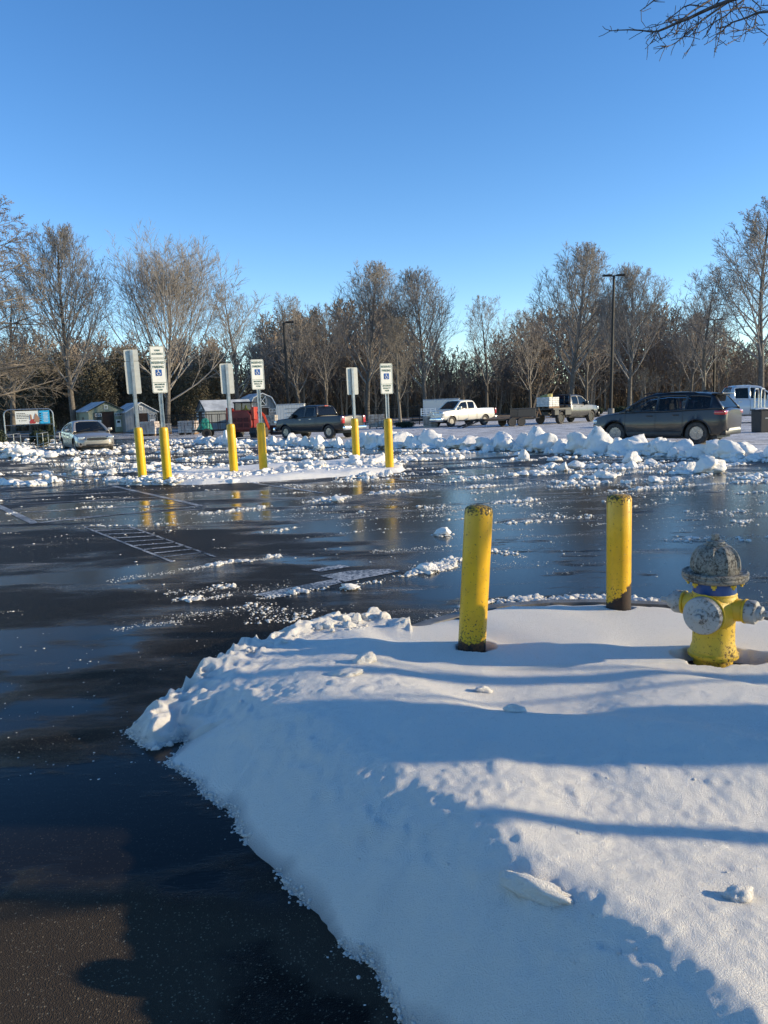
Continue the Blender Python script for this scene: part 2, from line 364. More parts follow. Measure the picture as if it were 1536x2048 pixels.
# asphalt
def asphalt_mat():
    m, nt, p = newmat('wet_asphalt'); v = pos(nt); X = xyz(nt, v)
    big = noise(nt, .22, 3, .5, mapping(nt, v, (1, 1.8, 1), loc=(3.1, 7.7, 0)))
    med = noise(nt, 1.1, 6, .62, mapping(nt, v, (.7, 1.8, 1)))
    wet = ramp(nt, mth(nt, 'ADD', mth(nt, 'MULTIPLY', big, .9), mth(nt, 'MULTIPLY', med, .42)), .60, .70)
    # standing melt water beyond the island
    pw = mth(nt, 'MULTIPLY', ramp(nt, X[1], 4.6, 6.2), ramp(nt, mth(nt, 'ADD', X[0], mth(nt, 'MULTIPLY', med, 2.2)), .2, 1.6))
    pw = mth(nt, 'MULTIPLY', pw, ramp(nt, X[1], 19, 14))
    wet = mth(nt, 'MAXIMUM', wet, mth(nt, 'MULTIPLY', pw, ramp(nt, med, .32, .42)))
    # the near left corner has partly dried
    dry = mth(nt, 'MULTIPLY', ramp(nt, mth(nt, 'ADD', X[1], mth(nt, 'MULTIPLY', med, 1.6)), 3.5, 2.9), ramp(nt, noise(nt, 1.7, 4, .5, v), .42, .5))
    wet = mth(nt, 'MULTIPLY', wet, mth(nt, 'SUBTRACT', 1.0, dry, True))
    agg = N(nt, 'ShaderNodeTexVoronoi'); agg.inputs['Scale'].default_value = 230; L(nt, v, agg.inputs['Vector'])
    fine = noise(nt, 210, 3, .7, v)
    spec = ramp(nt, agg.outputs['Color'], .80, .96)
    col = mixc(nt, med, (.006, .006, .0065), (.016, .0145, .0135))
    col = mixc(nt, dry, col, (.060, .046, .034))
    col = mixc(nt, mth(nt, 'MULTIPLY', spec, mixf(nt, wet, .65, .15)), col, (.32, .26, .18))
    # thin crust of slush and tyre-smeared snow
    st = noise(nt, 1.0, 7, .72, mapping(nt, v, (.45, 1.7, 1), rot=(0, 0, .10)))
    gr = noise(nt, 22, 4, .7, mapping(nt, v, (.6, 1.2, 1)))
    q = mth(nt, 'ADD', mth(nt, 'ADD', X[1], mth(nt, 'MULTIPLY', X[0], 1.2)), -33.0)
    behind = ramp(nt, q, -1.0, 3.0)
    leftside = ramp(nt, X[0], -9, -3, .45, 1.0)
    thr = mth(nt, 'ADD', mth(nt, 'MULTIPLY', ramp(nt, X[1], 9, 26), .10), mth(nt, 'MULTIPLY', mth(nt, 'MULTIPLY', behind, leftside), .24))
    sl = ramp(nt, mth(nt, 'ADD', mth(nt, 'ADD', mth(nt, 'MULTIPLY', st, .75), mth(nt, 'MULTIPLY', gr, .38)), thr), .735, .80)
    sl = mth(nt, 'MULTIPLY', sl, ramp(nt, X[1], 4.5, 8))
    fs_ = ramp(nt, mth(nt, 'ADD', mth(nt, 'MULTIPLY', noise(nt, .9, 6, .7, mapping(nt, v, (.35, 2.6, 1), rot=(0, 0, .12))), .8), mth(nt, 'MULTIPLY', noise(nt, 60, 3, .7, v), .5)), .76, .84)
    sl = mth(nt, 'MAXIMUM', sl, mth(nt, 'MULTIPLY', mth(nt, 'MULTIPLY', fs_, .7), ramp(nt, X[1], 4.2, 6)))
    rut = noise(nt, 1.1, 8, .75, mapping(nt, v, (.8, 1.6, 1), rot=(0, 0, -.35)))
    scol = mixc(nt, ramp(nt, mth(nt, 'ADD', mth(nt, 'MULTIPLY', gr, .5), mth(nt, 'MULTIPLY', rut, .6)), .42, .66), (.13, .13, .14), (.80, .79, .79))
    L(nt, mixc(nt, sl, col, scol), p.inputs['Base Color'])
    r = mixf(nt, wet, ramp(nt, fine, .3, .7, .30, .50), .07); r = mixf(nt, dry, r, .75); r = mixf(nt, sl, r, .8)
    L(nt, r, p.inputs['Roughness']); p.inputs['IOR'].default_value = 1.31; L(nt, mth(nt, 'MULTIPLY', mixf(nt, wet, .10, .38), ramp(nt, X[1], 3, 9, .5, 1)), p.inputs['Specular IOR Level'])
    h = mth(nt, 'MULTIPLY', mth(nt, 'ADD', fine, mth(nt, 'MULTIPLY', agg.outputs['Distance'], 1.2)), mixf(nt, wet, 1.3, .05))
    h = mth(nt, 'ADD', h, mth(nt, 'MULTIPLY', noise(nt, 14, 4, .6, mapping(nt, v, (.5, 1.4, 1))), mixf(nt, wet, .6, .14)))
    h = mth(nt, 'ADD', h, mth(nt, 'MULTIPLY', mth(nt, 'MULTIPLY', sl, gr), 7))
    bump(nt, p, h, .5, .006)
    return m
M['asphalt'] = asphalt_mat()
def marking_mat():
    m, nt, p = newmat('worn_white_marking'); v = pos(nt)
    f = noise(nt, 30, 5, .75, v); g = noise(nt, 2, 3, .5, v)
    mk = ramp(nt, mth(nt, 'ADD', f, mth(nt, 'MULTIPLY', g, .4)), .61, .74)
    L(nt, mixc(nt, mk, (.52, .50, .47), (.03, .029, .028)), p.inputs['Base Color']); p.inputs['Roughness'].default_value = .4
    bump(nt, p, f, .3, .004); return m
M['marking'] = marking_mat()
def field_mat():
    m, nt, p = newmat('snowy_field'); v = pos(nt); X = xyz(nt, v)
    f = noise(nt, .09, 6, .65, mapping(nt, v, (.5, 1.6, 1))); g = noise(nt, .9, 5, .7, v)
    s = ramp(nt, mth(nt, 'ADD', f, mth(nt, 'MULTIPLY', g, .25)), .62, .54)
    s = mth(nt, 'MULTIPLY', s, ramp(nt, X[1], 125, 112))
    L(nt, mixc(nt, s, mixc(nt, g, (.13, .085, .05), (.20, .14, .085)), (.80, .80, .80)), p.inputs['Base Color'])
    p.inputs['Roughness'].default_value = .85; bump(nt, p, g, .6, .1); return m
M['field'] = field_mat()

# ------------------------------------------------------------------ ground
def sheet(name, x0, x1, y0, y1, z, mat, nx=1, ny=1):
    V = [(x0 + (x1 - x0) * i / nx, y0 + (y1 - y0) * j / ny, z) for j in range(ny + 1) for i in range(nx + 1)]
    Fc = [(j * (nx + 1) + i, j * (nx + 1) + i + 1, (j + 1) * (nx + 1) + i + 1, (j + 1) * (nx + 1) + i) for j in range(ny) for i in range(nx)]
    return tag(link(name, npmesh(name, V, Fc), mat), kind='structure')
sheet('ground', -900, 900, -300, 1500, -.03, M['field'])
sheet('parking_lot', -70, 62, -12, 74, 0, M['asphalt'], 20, 20)

# painted markings, one sheet 4 mm above the lot
mk = MB()
def line(p0, p1, w):
    a = Vector((*gp(*p0), 0)); b = Vector((*gp(*p1), 0)); d = (b - a).normalized(); n = Vector((-d.y, d.x, 0)) * w / 2
    mk.add([(a - n).to_tuple(), (b - n).to_tuple(), (b + n).to_tuple(), (a + n).to_tuple()], [(0, 1, 2, 3)])
mk_z = 0.004
for p0, p1, w_ in [((-60, 985), (70, 1047), .13), ((75, 1046), (402, 1012), .11), ((402, 1012), (226, 972), .11), ((60, 1041), (410, 1018), .06),
                   ((-40, 987), (150, 969), .08), ((-40, 997), (235, 975), .08), ((-10, 999), (252, 984), .09), ((8, 1010), (310, 995), .09), ((42, 1025), (370, 1008), .09),
                   ((95, 946), (182, 963), .10), ((490, 964), (645, 986), .10), ((170, 900), (235, 912), .1),
                   ((745, 951), (900, 972), .09), ((800, 940), (960, 952), .09), ((960, 948), (1200, 975), .07), ((640, 955), (700, 950), .08),
                   ((162, 1052), (345, 1124), .04), ((250, 1050), (430, 1114), .04)]:
    line(p0, p1, w_)
for k in range(9):
    t = k / 8.5
    line((168 + 170 * t, 1054 + 64 * t), (255 + 165 * t, 1052 + 56 * t), .07)
for poly in [[(505, 1190), (560, 1196), (684, 1166), (672, 1158)], [(640, 1152), (700, 1142), (775, 1138), (800, 1143), (690, 1164)], [(620, 1140), (680, 1130), (700, 1134), (640, 1144)]]:
    mk.add([(*gp(*q), 0) for q in poly], [(0, 1, 2, 3) if len(poly) == 4 else tuple(range(5))])
o = mk.build('lot_markings', M['marking']); o.location.z = mk_z; tag(o, kind='structure')

# ------------------------------------------------------------------ foreground snow (height field on the kerbed island)
edge_px = [(258, 1462, 0), (300, 1437, 0), (335, 1418, 0), (372, 1398, 0), (383, 1376, 0), (405, 1372, 0), (440, 1346, 0), (478, 1330, 0), (520, 1320, 0), (560, 1300, 0), (600, 1284, .03), (640, 1272, .03), (700, 1262, .03),
           (770, 1262, .04), (830, 1256, .12), (880, 1240, .15), (930, 1228, .15), (1000, 1212, .16), (1100, 1204, .16), (1200, 1203, .16), (1330, 1208, .16), (1440, 1220, .16), (1600, 1240, .16)]
EP = [gp(x, y, z) for x, y, z in edge_px] + [(3.9, 4.6), (4.2, 3.0), (4.2, .6), (.55, .6)]
left_px = [(880, 2130), (800, 2046), (745, 1950), (700, 1905), (655, 1868), (600, 1795), (560, 1755), (530, 1728), (500, 1685), (470, 1640), (430, 1612), (400, 1568), (360, 1540), (326, 1522), (352, 1500), (366, 1482), (340, 1492), (305, 1502), (285, 1490)]
EP += [gp(x, y, 0) for x, y in left_px]
EP = np.array(EP)
# ragged edge: resample and jitter
def resample(P, step):
    out = []
    for i in range(len(P)):
        a, b = P[i], P[(i + 1) % len(P)]; n = max(1, int(np.linalg.norm(b - a) / step))
        for k in range(n): out.append(a + (b - a) * k / n)
    return np.array(out)
RP = resample(EP, .03)
RP = RP + .022 * np.stack([vnoise(np.c_[RP * 9, RP[:, :1] * 0], 3), vnoise(np.c_[RP * 9, RP[:, :1] * 0], 8)], 1) + .011 * np.stack([vnoise(np.c_[RP * 30, RP[:, :1] * 0], 4), vnoise(np.c_[RP * 30, RP[:, :1] * 0], 5)], 1)
def sdist(Q, P):
    """signed distance of points Q to polygon P, positive inside"""
    out = np.full(len(Q), 1e9); ins = np.zeros(len(Q), bool); tt = np.zeros(len(Q), int)
    n = len(P)
    for i in range(n):
        a, b = P[i], P[(i + 1) % n]; ab = b - a
        t = np.clip(((Q - a) @ ab) / (ab @ ab + 1e-12), 0, 1); d = np.hypot(*(Q - a - t[:, None] * ab).T)
        m = d < out; out[m] = d[m]; tt[m] = i
        c = ((a[1] > Q[:, 1]) != (b[1] > Q[:, 1])) & (Q[:, 0] < (b[0] - a[0]) * (Q[:, 1] - a[1]) / (b[1] - a[1] + 1e-12) + a[0])
        ins ^= c
    return np.where(ins, out, -out), tt
ctrl_px = [(941, 1300, .15), (1237, 1215, .16), (1430, 1315, .14), (1560, 1300, .14), (1100, 1250, .18), (1330, 1250, .17), (1010, 1370, .13), (1150, 1385, .15), (1350, 1390, .21), (880, 1350, .17), (780, 1380, .24),
           (700, 1420, .27), (600, 1430, .24), (1100, 1480, .25), (900, 1560, .27), (1300, 1500, .27), (1050, 1720, .33), (940, 1660, .31), (1200, 1700, .24), (1150, 1800, .33), (1390, 1950, .33), (1280, 1860, .32), (1420, 1780, .27), (1500, 1700, .23),
           (1560, 2000, .30), (680, 1330, .22), (600, 1330, .18), (560, 1370, .22), (470, 1420, .18), (360, 1450, .12), (300, 1465, .08), (1480, 2150, .34)]
CP = np.array([(*gp(x, y, z), z) for x, y, z in ctrl_px])
def island_height(Q, detail=True):
    d, ti = sdist(Q, RP)
    W = np.exp(-((Q[:, None, 0] - CP[None, :, 0]) ** 2 + (Q[:, None, 1] - CP[None, :, 1]) ** 2) / (2 * .20 ** 2)) + 1e-9
    H = (W * CP[None, :, 2]).sum(1) / W.sum(1)
    # width of the falloff: a long slope to the left and front, a crisp one along the kerb
    y = Q[:, 1]; kerb = 1 / (1 + np.exp(-(Q[:, 0] + .35 - (4.9 - y) * .4) * 9)) * (y > 4.1)
    back = 1 / (1 + np.exp(-(y - 3.75) * 6))
    wd = .50 * (1 - back) + .22 * back; wd = wd * (1 - kerb) + .12 * kerb
    t = np.clip(d / wd, 0, 1); prof = 1 - (1 - t) ** 1.55
    base = H * prof
    base = np.where(kerb > .5, np.maximum(base, np.clip(d / .02, 0, 1) * .135 + .02 * prof), base)
    if detail:
        Z0 = np.zeros(len(Q)); P3 = np.c_[Q, Z0]
        slp = 1 + 1.6 * np.exp(-((d - .25) / .2) ** 2) * (Q[:, 0] < .9); base = base + prof * (1 - kerb) * (slp - 1) * (.0080 * fbm(P3 * 8 + 5, 3, 81) + .0035 * fbm(P3 * 26, 3, 82) + .012 * np.clip(fbm(P3 * 13 + 7, 2, 83) - .35, 0, 1))
        rough = np.clip(1.2 - kerb * 1.1 - np.clip((y - 3.9) * .8, 0, 1) * (Q[:, 0] > .1), .08, 1) * (1 - .65 / (1 + np.exp(-(y - 3.15) * 6)) / (1 + np.exp(-(Q[:, 0] - .15) * 8)))
        slope = 1 - np.clip((d - .1) / .5, 0, 1)
        base = base + prof * rough * (.014 * fbm(P3 * 2.6, 3, 11) + .0034 * fbm(P3 * 11, 2, 21) + .0018 * fbm(P3 * 40, 2, 31))
        # clods and pits
        base += prof * rough * .007 * np.clip(fbm(P3 * 16 + 2, 2, 45) - .5, 0, 1); cl = fbm(P3 * 7.5 + 9, 2, 41); base += prof * rough * .016 * np.clip(cl - .62, 0, 1)
        base += prof * rough * .003 * np.clip(fbm(P3 * 24 + 3, 2, 51) - .3, 0, 1)
        # cauliflower rim where ploughed snow is lit along the far left edge
        rim = np.exp(-((d - .10) / .10) ** 2) * (y > 3.6) * (Q[:, 0] < .15)
        bil = np.abs(vnoise(P3 * 9, 61)) * .6 + np.abs(vnoise(P3 * 21, 62)) * .35
        base += rim * (.12 - .14 * bil) * np.clip(vnoise(P3 * 2.6, 63) + .6, 0, 1) * np.clip(d / .04, 0, 1)
    # wells melted round the bollards and the hydrant
    for (cx, cy, rr, dep, ex) in WELLS:
        q = ((Q[:, 0] - cx) ** 2 + ((Q[:, 1] - cy) * ex) ** 2) ** .5
        q = q * (1 + .18 * vnoise(np.c_[Q * 16, Q[:, :1] * 0], 77))
        base = base - dep * np.clip(1 - (q - rr * .75) / (rr * .35), 0, 1)
    return np.where(d > 0, base, np.maximum(-.02, d * 1.2)), d
b1 = gp(941, 1302, .12); b2 = gp(1237, 1217, .15); hy = gp(1426, 1312, .13)
WELLS = [(b1[0] + .03, b1[1] - .012, .115, .08, 1.1), (b2[0] + .015, b2[1] - .0, .092, .06, 1.1), (hy[0] - .03, hy[1] - .045, .20, .10, 1.45), (hy[0] + .16, hy[1] - .085, .13, .10, 1.7)]
def grid(x0, x1, y0, y1, st):
    xs = np.arange(x0, x1, st); ys = np.arange(y0, y1, st); X, Y = np.meshgrid(xs, ys)
    Q = np.c_[X.ravel(), Y.ravel()]; Hh, d = island_height(Q)
    nx, ny = len(xs), len(ys)
    idx = np.arange(nx * ny).reshape(ny, nx)
    Fq = np.stack([idx[:-1, :-1], idx[:-1, 1:], idx[1:, 1:], idx[1:, :-1]], -1).reshape(-1, 4)
    keep = (d[Fq] > -.02).any(1); Fq = Fq[keep]
    used = np.unique(Fq); rm = np.full(nx * ny, -1); rm[used] = np.arange(len(used))
    V = np.c_[Q, Hh][used]
    return V, rm[Fq]
V, Fq = grid(-1.65, 4.1, .75, 6.3, .0095)
me = npmesh('snow_covered_island', V, Fq)
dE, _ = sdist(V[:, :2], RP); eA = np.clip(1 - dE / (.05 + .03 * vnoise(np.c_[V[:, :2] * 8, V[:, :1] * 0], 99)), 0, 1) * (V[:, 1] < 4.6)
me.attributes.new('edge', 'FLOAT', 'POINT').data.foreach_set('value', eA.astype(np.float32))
o = link('snow_covered_island', me, M['snow'], smooth=True)
tag(o, kind='structure')
# soil showing in the wells
ms = MB()
for (cx, cy, rr, dep, ex) in WELLS:
    sh_ = float(island_height(np.array([[cx, cy]]), True)[0][0])
    ms.lathe([(0.001, -.08), (rr * 1.1, -.08), (rr * 1.04, sh_ + .025), (rr * .5, sh_ + .034), (0.001, sh_ + .036)], 18, T((cx, cy, 0)) @ Matrix.Diagonal((1, 1 / ex, 1, 1)))
tag(ms.build('bare_soil', M['soil'], smooth=True), kind='structure')
# kerb round the back of the island
kp = [gp(x, y, .15) for x, y in [(770, 1277), (820, 1262), (870, 1243), (930, 1227), (1000, 1211.5), (1100, 1203.5), (1200, 1202.5), (1330, 1207.5), (1440, 1219), (1600, 1239)]]
kb = MB(); prof = [(-.02, -.05), (.13, -.05), (.12, .11), (.10, .14), (.07, .149), (-.02, .149)]
vs = []; fs = []
for i, pnt in enumerate(kp):
    a = Vector(kp[max(0, i - 1)]); b = Vector(kp[min(len(kp) - 1, i + 1)]); d = (b - a).normalized(); nrm = Vector((-d.y, d.x))
    for (u, z) in prof: vs.append((pnt[0] + nrm.x * u, pnt[1] + nrm.y * u, z))
for i in range(len(kp) - 1):
    for k in range(6): fs.append((i * 6 + k, i * 6 + (k + 1) % 6, (i + 1) * 6 + (k + 1) % 6, (i + 1) * 6 + k))
kb.add(vs, fs); tag(kb.build('kerb', M['kerb'], smooth=True), kind='structure')

# ------------------------------------------------------------------ snow lumps
def lump_proto(seed, sub, knob=.28, n_knob=16, flat=.75):
    bm = bmesh.new(); bmesh.ops.create_icosphere(bm, subdivisions=sub, radius=1)
    bm.verts.index_update()
    V = np.array([v.co[:] for v in bm.verts]); Fc = np.array([[v.index for v in f.verts] for f in bm.faces]); bm.free()
    rng = np.random.default_rng(seed)
    r = 1 + .30 * fbm(V * 1.1 + seed, 3, seed)
    for k in range(n_knob):
        c = rng.normal(size=3); c /= np.linalg.norm(c); wdt = rng.uniform(.22, .5)
        dd = np.linalg.norm(V - c, axis=1); r += knob * np.sqrt(np.clip(1 - (dd / wdt) ** 2, 0, 1)) * wdt * 2 * rng.uniform(.4, 1)
    r += .16 * np.abs(vnoise(V * 5 + seed, seed + 5)) + (.15 * np.abs(vnoise(V * 8 + 2, seed + 7)) + .08 * fbm(V * 15, 2, seed + 9) if sub > 2 else 0)
    r = np.clip(r, .6, 1.55); V = V * r[:, None]
    for k in range(7):
        c = rng.normal(size=3); c[2] = abs(c[2]); c /= np.linalg.norm(c); dd = V @ c; lim = rng.uniform(.62, .95); V = V - np.clip(dd - lim, 0, None)[:, None] * c * .85
    V = V * (1 + (.07 * fbm(V * 6 + 3, 3, seed + 30))[:, None])
    V[:, 2] = np.where(V[:, 2] < 0, V[:, 2] * .45, V[:, 2] * flat)
    return V, Fc
P_TINY = [lump_proto(100 + i, 1, .4, 5, .55) for i in range(8)]
P_MID = [lump_proto(200 + i, 3, .34, 14) for i in range(8)]
P_BIG = [lump_proto(300 + i, 4, .36, 34, .9) for i in range(10)]
class Rubble:
    def __init__(s): s.V = []; s.F = []; s.n = 0
    def put(s, x, y, z, r, rng, protos=None, sq=(1, 1, 1)):
        pr = protos or (P_TINY if r < .022 else P_MID if r < .16 else P_BIG)
        V, Fc = pr[rng.integers(len(pr))]; a = rng.uniform(0, 2 * PI); c, sn = math.cos(a), math.sin(a)
        W = V * np.array([rng.uniform(.8, 1.25), rng.uniform(.8, 1.25), rng.uniform(.7, 1.1)]) * r * .72
        W = np.c_[W[:, 0] * c - W[:, 1] * sn, W[:, 0] * sn + W[:, 1] * c, W[:, 2]] * np.array(sq) + np.array([x, y, z])
        s.V.append(W); s.F.append(Fc + s.n); s.n += len(W)
    def build(s, name, mat):
        return link(name, npmesh(name, np.concatenate(s.V), np.concatenate(s.F)), mat, smooth=True)
rng = np.random.default_rng(7)
def pathpts(pxs):
    return np.array([gp(*q[:2]) for q in pxs])
def strew(R, pxs, width, per_m, rmin, rmax, power=3.0, clump=.6):
    P = pathpts(pxs)
    for i in range(len(P) - 1):
        a, b = P[i], P[i + 1]; Ln = np.linalg.norm(b - a); n = int(Ln * per_m)
        d = (b - a) / max(Ln, 1e-6); nr = np.array([-d[1], d[0]])
        for k in range(int(n * 1.3)):
            t = rng.random() * Ln; q = a + d * t
            cl = vnoise(np.array([[q[0] * 2.2, q[1] * 2.2, 5.]]), 91)[0]
            if cl < -clump + rng.random() * .9: continue
            c2 = vnoise(np.array([[q[0] * 7, q[1] * 7, 9.]]), 92)[0]
            q = q + nr * (rng.normal() * width * (.7 + .9 * max(0, cl)) + .6 * width * c2)
            r = rmin + (rmax - rmin) * rng.random() ** (power + 1.2) * (1.25 if cl + c2 * .5 > .1 else .45)
            R.put(q[0], q[1], r * .12, r, rng)
near = Rubble()
strew(near, [(390, 1030), (520, 1015), (600, 1006), (662, 998)], .10, 150, .008, .04)
strew(near, [(640, 1002), (690, 996), (760, 986), (900, 978), (1050, 968), (1110, 964)], .07, 170, .012, .065)
strew(near, [(870, 994), (985, 983), (1100, 968)], .05, 60, .01, .04)
strew(near, [(975, 1008), (1080, 998), (1200, 986), (1350, 973), (1536, 962)], .06, 170, .012, .06)
strew(near, [(1100, 975), (1230, 963), (1370, 955), (1540, 950)], .12, 150, .015, .08)
strew(near, [(520, 1066), (640, 1048), (800, 1036), (900, 1028)], .05, 90, .006, .025)
strew(near, [(510, 1197), (560, 1190), (640, 1178), (700, 1172), (780, 1158), (860, 1142), (912, 1118)], .055, 420, .006, .042)
strew(near, [(690, 1172), (720, 1168), (790, 1156), (850, 1142), (880, 1132)], .05, 420, .015, .055)
strew(near, [(980, 1104), (1000, 1100), (1050, 1116)], .05, 120, .006, .035)
strew(near, [(150, 1172), (240, 1158), (330, 1146), (400, 1135), (440, 1128)], .07, 260, .005, .02)
strew(near, [(360, 1140), (440, 1128), (525, 1118), (560, 1112)], .05, 420, .008, .038)
strew(near, [(330, 1190), (400, 1182), (470, 1172)], .10, 620, .006, .03)
strew(near, [(345, 1200), (420, 1196), (465, 1190)], .05, 520, .006, .034)
strew(near, [(225, 1262), (280, 1250), (340, 1246), (365, 1242)], .05, 420, .005, .026)
strew(near, [(470, 1212), (540, 1225), (610, 1236)], .10, 300, .005, .022)
strew(near, [(1010, 1048), (1040, 1044), (1085, 1040)], .05, 160, .008, .04)
strew(near, [(1020, 1100), (1100, 1090), (1160, 1082)], .10, 60, .004, .016)
strew(near, [(1480, 1046), (1520, 1034), (1560, 1026)], .04, 260, .01, .035)
strew(near, [(1340, 1084), (1380, 1078), (1440, 1072)], .06, 220, .008, .03)
strew(near, [(1290, 1094), (1310, 1090), (1340, 1088)], .05, 200, .006, .02)
strew(near, [(0, 1096), (150, 1080), (330, 1050), (520, 1020)], .30, 60, .004, .016)
strew(near, [(560, 1308), (520, 1318), (600, 1290)], .05, 160, .006, .02)
strew(near, [(860, 1236), (900, 1224), (960, 1206), (1010, 1200)], .05, 220, .006, .03)
for k in range(1500):
    px = rng.uniform(-20, 1560); py = 1240 - 330 * rng.random() ** .8
    if py > 1215 and px > 560: continue
    x, y = gp(px, py); cl = fbm(np.array([[x * .9, y * 1.8, 1.]]), 2, 19)[0]
    if cl < .05 + .4 * rng.random(): continue
    r = .004 + .014 * rng.random() ** 3 * (1 + y / 12); near.put(x, y, 0, r, rng, P_TINY)
for k in range(160):
    x, y = gp(rng.uniform(0, 560), rng.uniform(1260, 1560)); near.put(x, y, 0, .003 + .007 * rng.random() ** 3, rng, P_TINY)
for px, py, r in [(1208, 1003, .03), (1245, 1008, .03), (1016, 1098, .035), (1075, 1043, .05), (1055, 1043, .045), (900, 1072, .02), (650, 1098, .018), (680, 1095, .018), (560, 1100, .015), (88, 1297, .014), (160, 1320, .012), (180, 1323, .012), (1450, 1021, .025), (990, 1103, .06), (1530, 1028, .035)]:
    near.put(*gp(px, py), 0, r, rng)
for k in range(110):
    py = rng.uniform(955, 1085); px = rng.uniform(-60, 1560); Lp = rng.uniform(60, 320); sl = rng.uniform(-.12, .0) if px > 500 else rng.uniform(-.10, .02)
    strew(near, [(px, py), (px + Lp / 2, py + sl * Lp / 2 + rng.uniform(-2, 2)), (px + Lp, py + sl * Lp)], .03 + .08 * rng.random(), 55, .005, .014 + .03 * rng.random() ** 2, 2.4)
for k in range(26):
    py = rng.uniform(1075, 1250); px = rng.uniform(-60, 700 if py > 1180 else 1500); Lp = rng.uniform(50, 220); sl = rng.uniform(-.12, .0)
    strew(near, [(px, py), (px + Lp, py + sl * Lp)], .03 + .06 * rng.random(), 130, .003, .009 + .012 * rng.random() ** 2, 2.4)
tag(near.build('snow_crumbs', M['slush']), 'lines and patches of grainy slush and snow crumbs strewn over the wet asphalt', 'snow', kind='stuff')

far = Rubble(); rng = np.random.default_rng(23)
for k in range(165):
    py = rng.uniform(890, 968); px = rng.uniform(-60, 1560); Lp = rng.uniform(60, 300)
    sl = rng.uniform(-.10, .0) if px > 600 else rng.uniform(-.06, .03)
    dist = gp(px, py)[1]
    if gp(px, py)[0] * 1.2 + dist > 32: continue
    strew(far, [(px, py), (px + Lp / 2, py + sl * Lp / 2 + rng.uniform(-2, 2)), (px + Lp, py + sl * Lp)], .05 + .06 * rng.random(), 36, .015, .05 + .13 * rng.random() ** 2, 2.4)
for k in range(60):       # looser lumps in the far left and middle of the lot
    px = rng.uniform(0, 900); py = rng.uniform(872, 935); x, y = gp(px, py)
    if 110 < px < 240 and py < 915: continue
    strew(far, [(px, py), (px + rng.uniform(20, 120), py + rng.uniform(-2, 2))], .12, 34, .03, .10 + .12 * rng.random(), 2.5)
tag(far.build('snow_rubble', M['snow_far']), 'broken snow lumps in scattered streaks across the far half of the wet lot', 'snow', kind='stuff')

# the ploughed windrow
wr = Rubble(); rng = np.random.default_rng(12)
WR = [(300, 884), (400, 884), (470, 890), (560, 888), (640, 892), (720, 894), (830, 895), (950, 896), (1060, 899), (1160, 905), (1300, 909), (1430, 913), (1600, 920)]
for i in range(len(WR) - 1):
    a = np.array(gp(*WR[i])); b = np.array(gp(*WR[i + 1])); Ln = np.linalg.norm(b - a); k = 0; t = 0
    big = 1.32 if i > 4 else .9
    if i == 0: big = .35
    while t < Ln:
        r = rng.choice([.20, .28, .36, .46], p=[.3, .3, .25, .15]) * big; q = a + (b - a) * t / Ln + rng.normal(size=2) * .12
        wr.put(q[0], q[1], r * .3, r, rng, P_BIG, (1, 1, .85 + .55 * rng.random())); t += r * rng.uniform(.45, .95)
    for k in range(int(Ln * 34)):
        q = a + (b - a) * rng.random() + rng.normal(size=2) * np.array([.45, .40]); r = (.05 + .16 * rng.random() ** 2) * big
        wr.put(q[0], q[1], r * .2, r, rng)
tag(wr.build('snow_windrow', M['snow_far']), 'long row of big ploughed snow lumps in front of the parked vehicles', 'snow', kind='stuff')

def single_lump(px, py, r, label, sq=(1, 1, 1), seed=1, mat='snow_far', z=0, group=None):
    R_ = Rubble(); g = np.random.default_rng(seed); x, y = gp(px, py, z)
    R_.put(0, 0, r * .34, r, g, P_BIG, sq)
    for k in range(14):
        a = g.uniform(0, 2 * PI); rr = r * g.uniform(.08, .3); R_.put(math.cos(a) * r * g.uniform(.6, 1.5), math.sin(a) * r * g.uniform(.5, 1.0), 0, rr, g, P_MID)
    o = R_.build('snow_lump', M[mat]); o.location = (x, y, z); tag(o, label, 'snow lump', 'loose snow lumps on the wet lot'); return o
single_lump(1411, 946, .33, 'tall blocky snow lump alone below the rear wheel of the grey SUV', (1.05, .8, 1.5), 3)
single_lump(1262, 927, .27, 'round snow lump standing alone below the middle of the grey SUV', (1.1, .9, 1.1), 5)
single_lump(1050, 921, .24, 'upright snow lump alone on the lot below the flatbed pickup', (.9, .8, 1.25), 6)
single_lump(1128, 941, .17, 'small pointed snow lump left of the pair below the windrow', (.8, .8, 1.2), 8)
single_lump(1155, 936, .20, 'low wide snow lump just right of a small pointed one', (1.3, .9, .8), 9)
single_lump(886, 1070, .10, 'knobbly snow lump with its reflection in the melt water left of the leaning bollard', (1.7, 1.0, .75), 12)
single_lump(860, 1141, .105, 'largest snow lump on the slush line beside the leaning bollard', (1.2, 1.0, .85), 13)
single_lump(700, 1178, .065, 'small snow lump at the left end of the slush line', (1.3, 1, .8), 14)
single_lump(677, 1003, .12, 'snow lump at the left tip of the long slush streak', (1.4, 1.0, .8), 15)
single_lump(571, 893, .30, 'snow lump under the front wheel of the black pickup', (.9, .9, 1.0), 16)
single_lump(637, 900, .28, 'snow lump below the rear wheel of the black pickup', (1, .9, 1.0), 17)

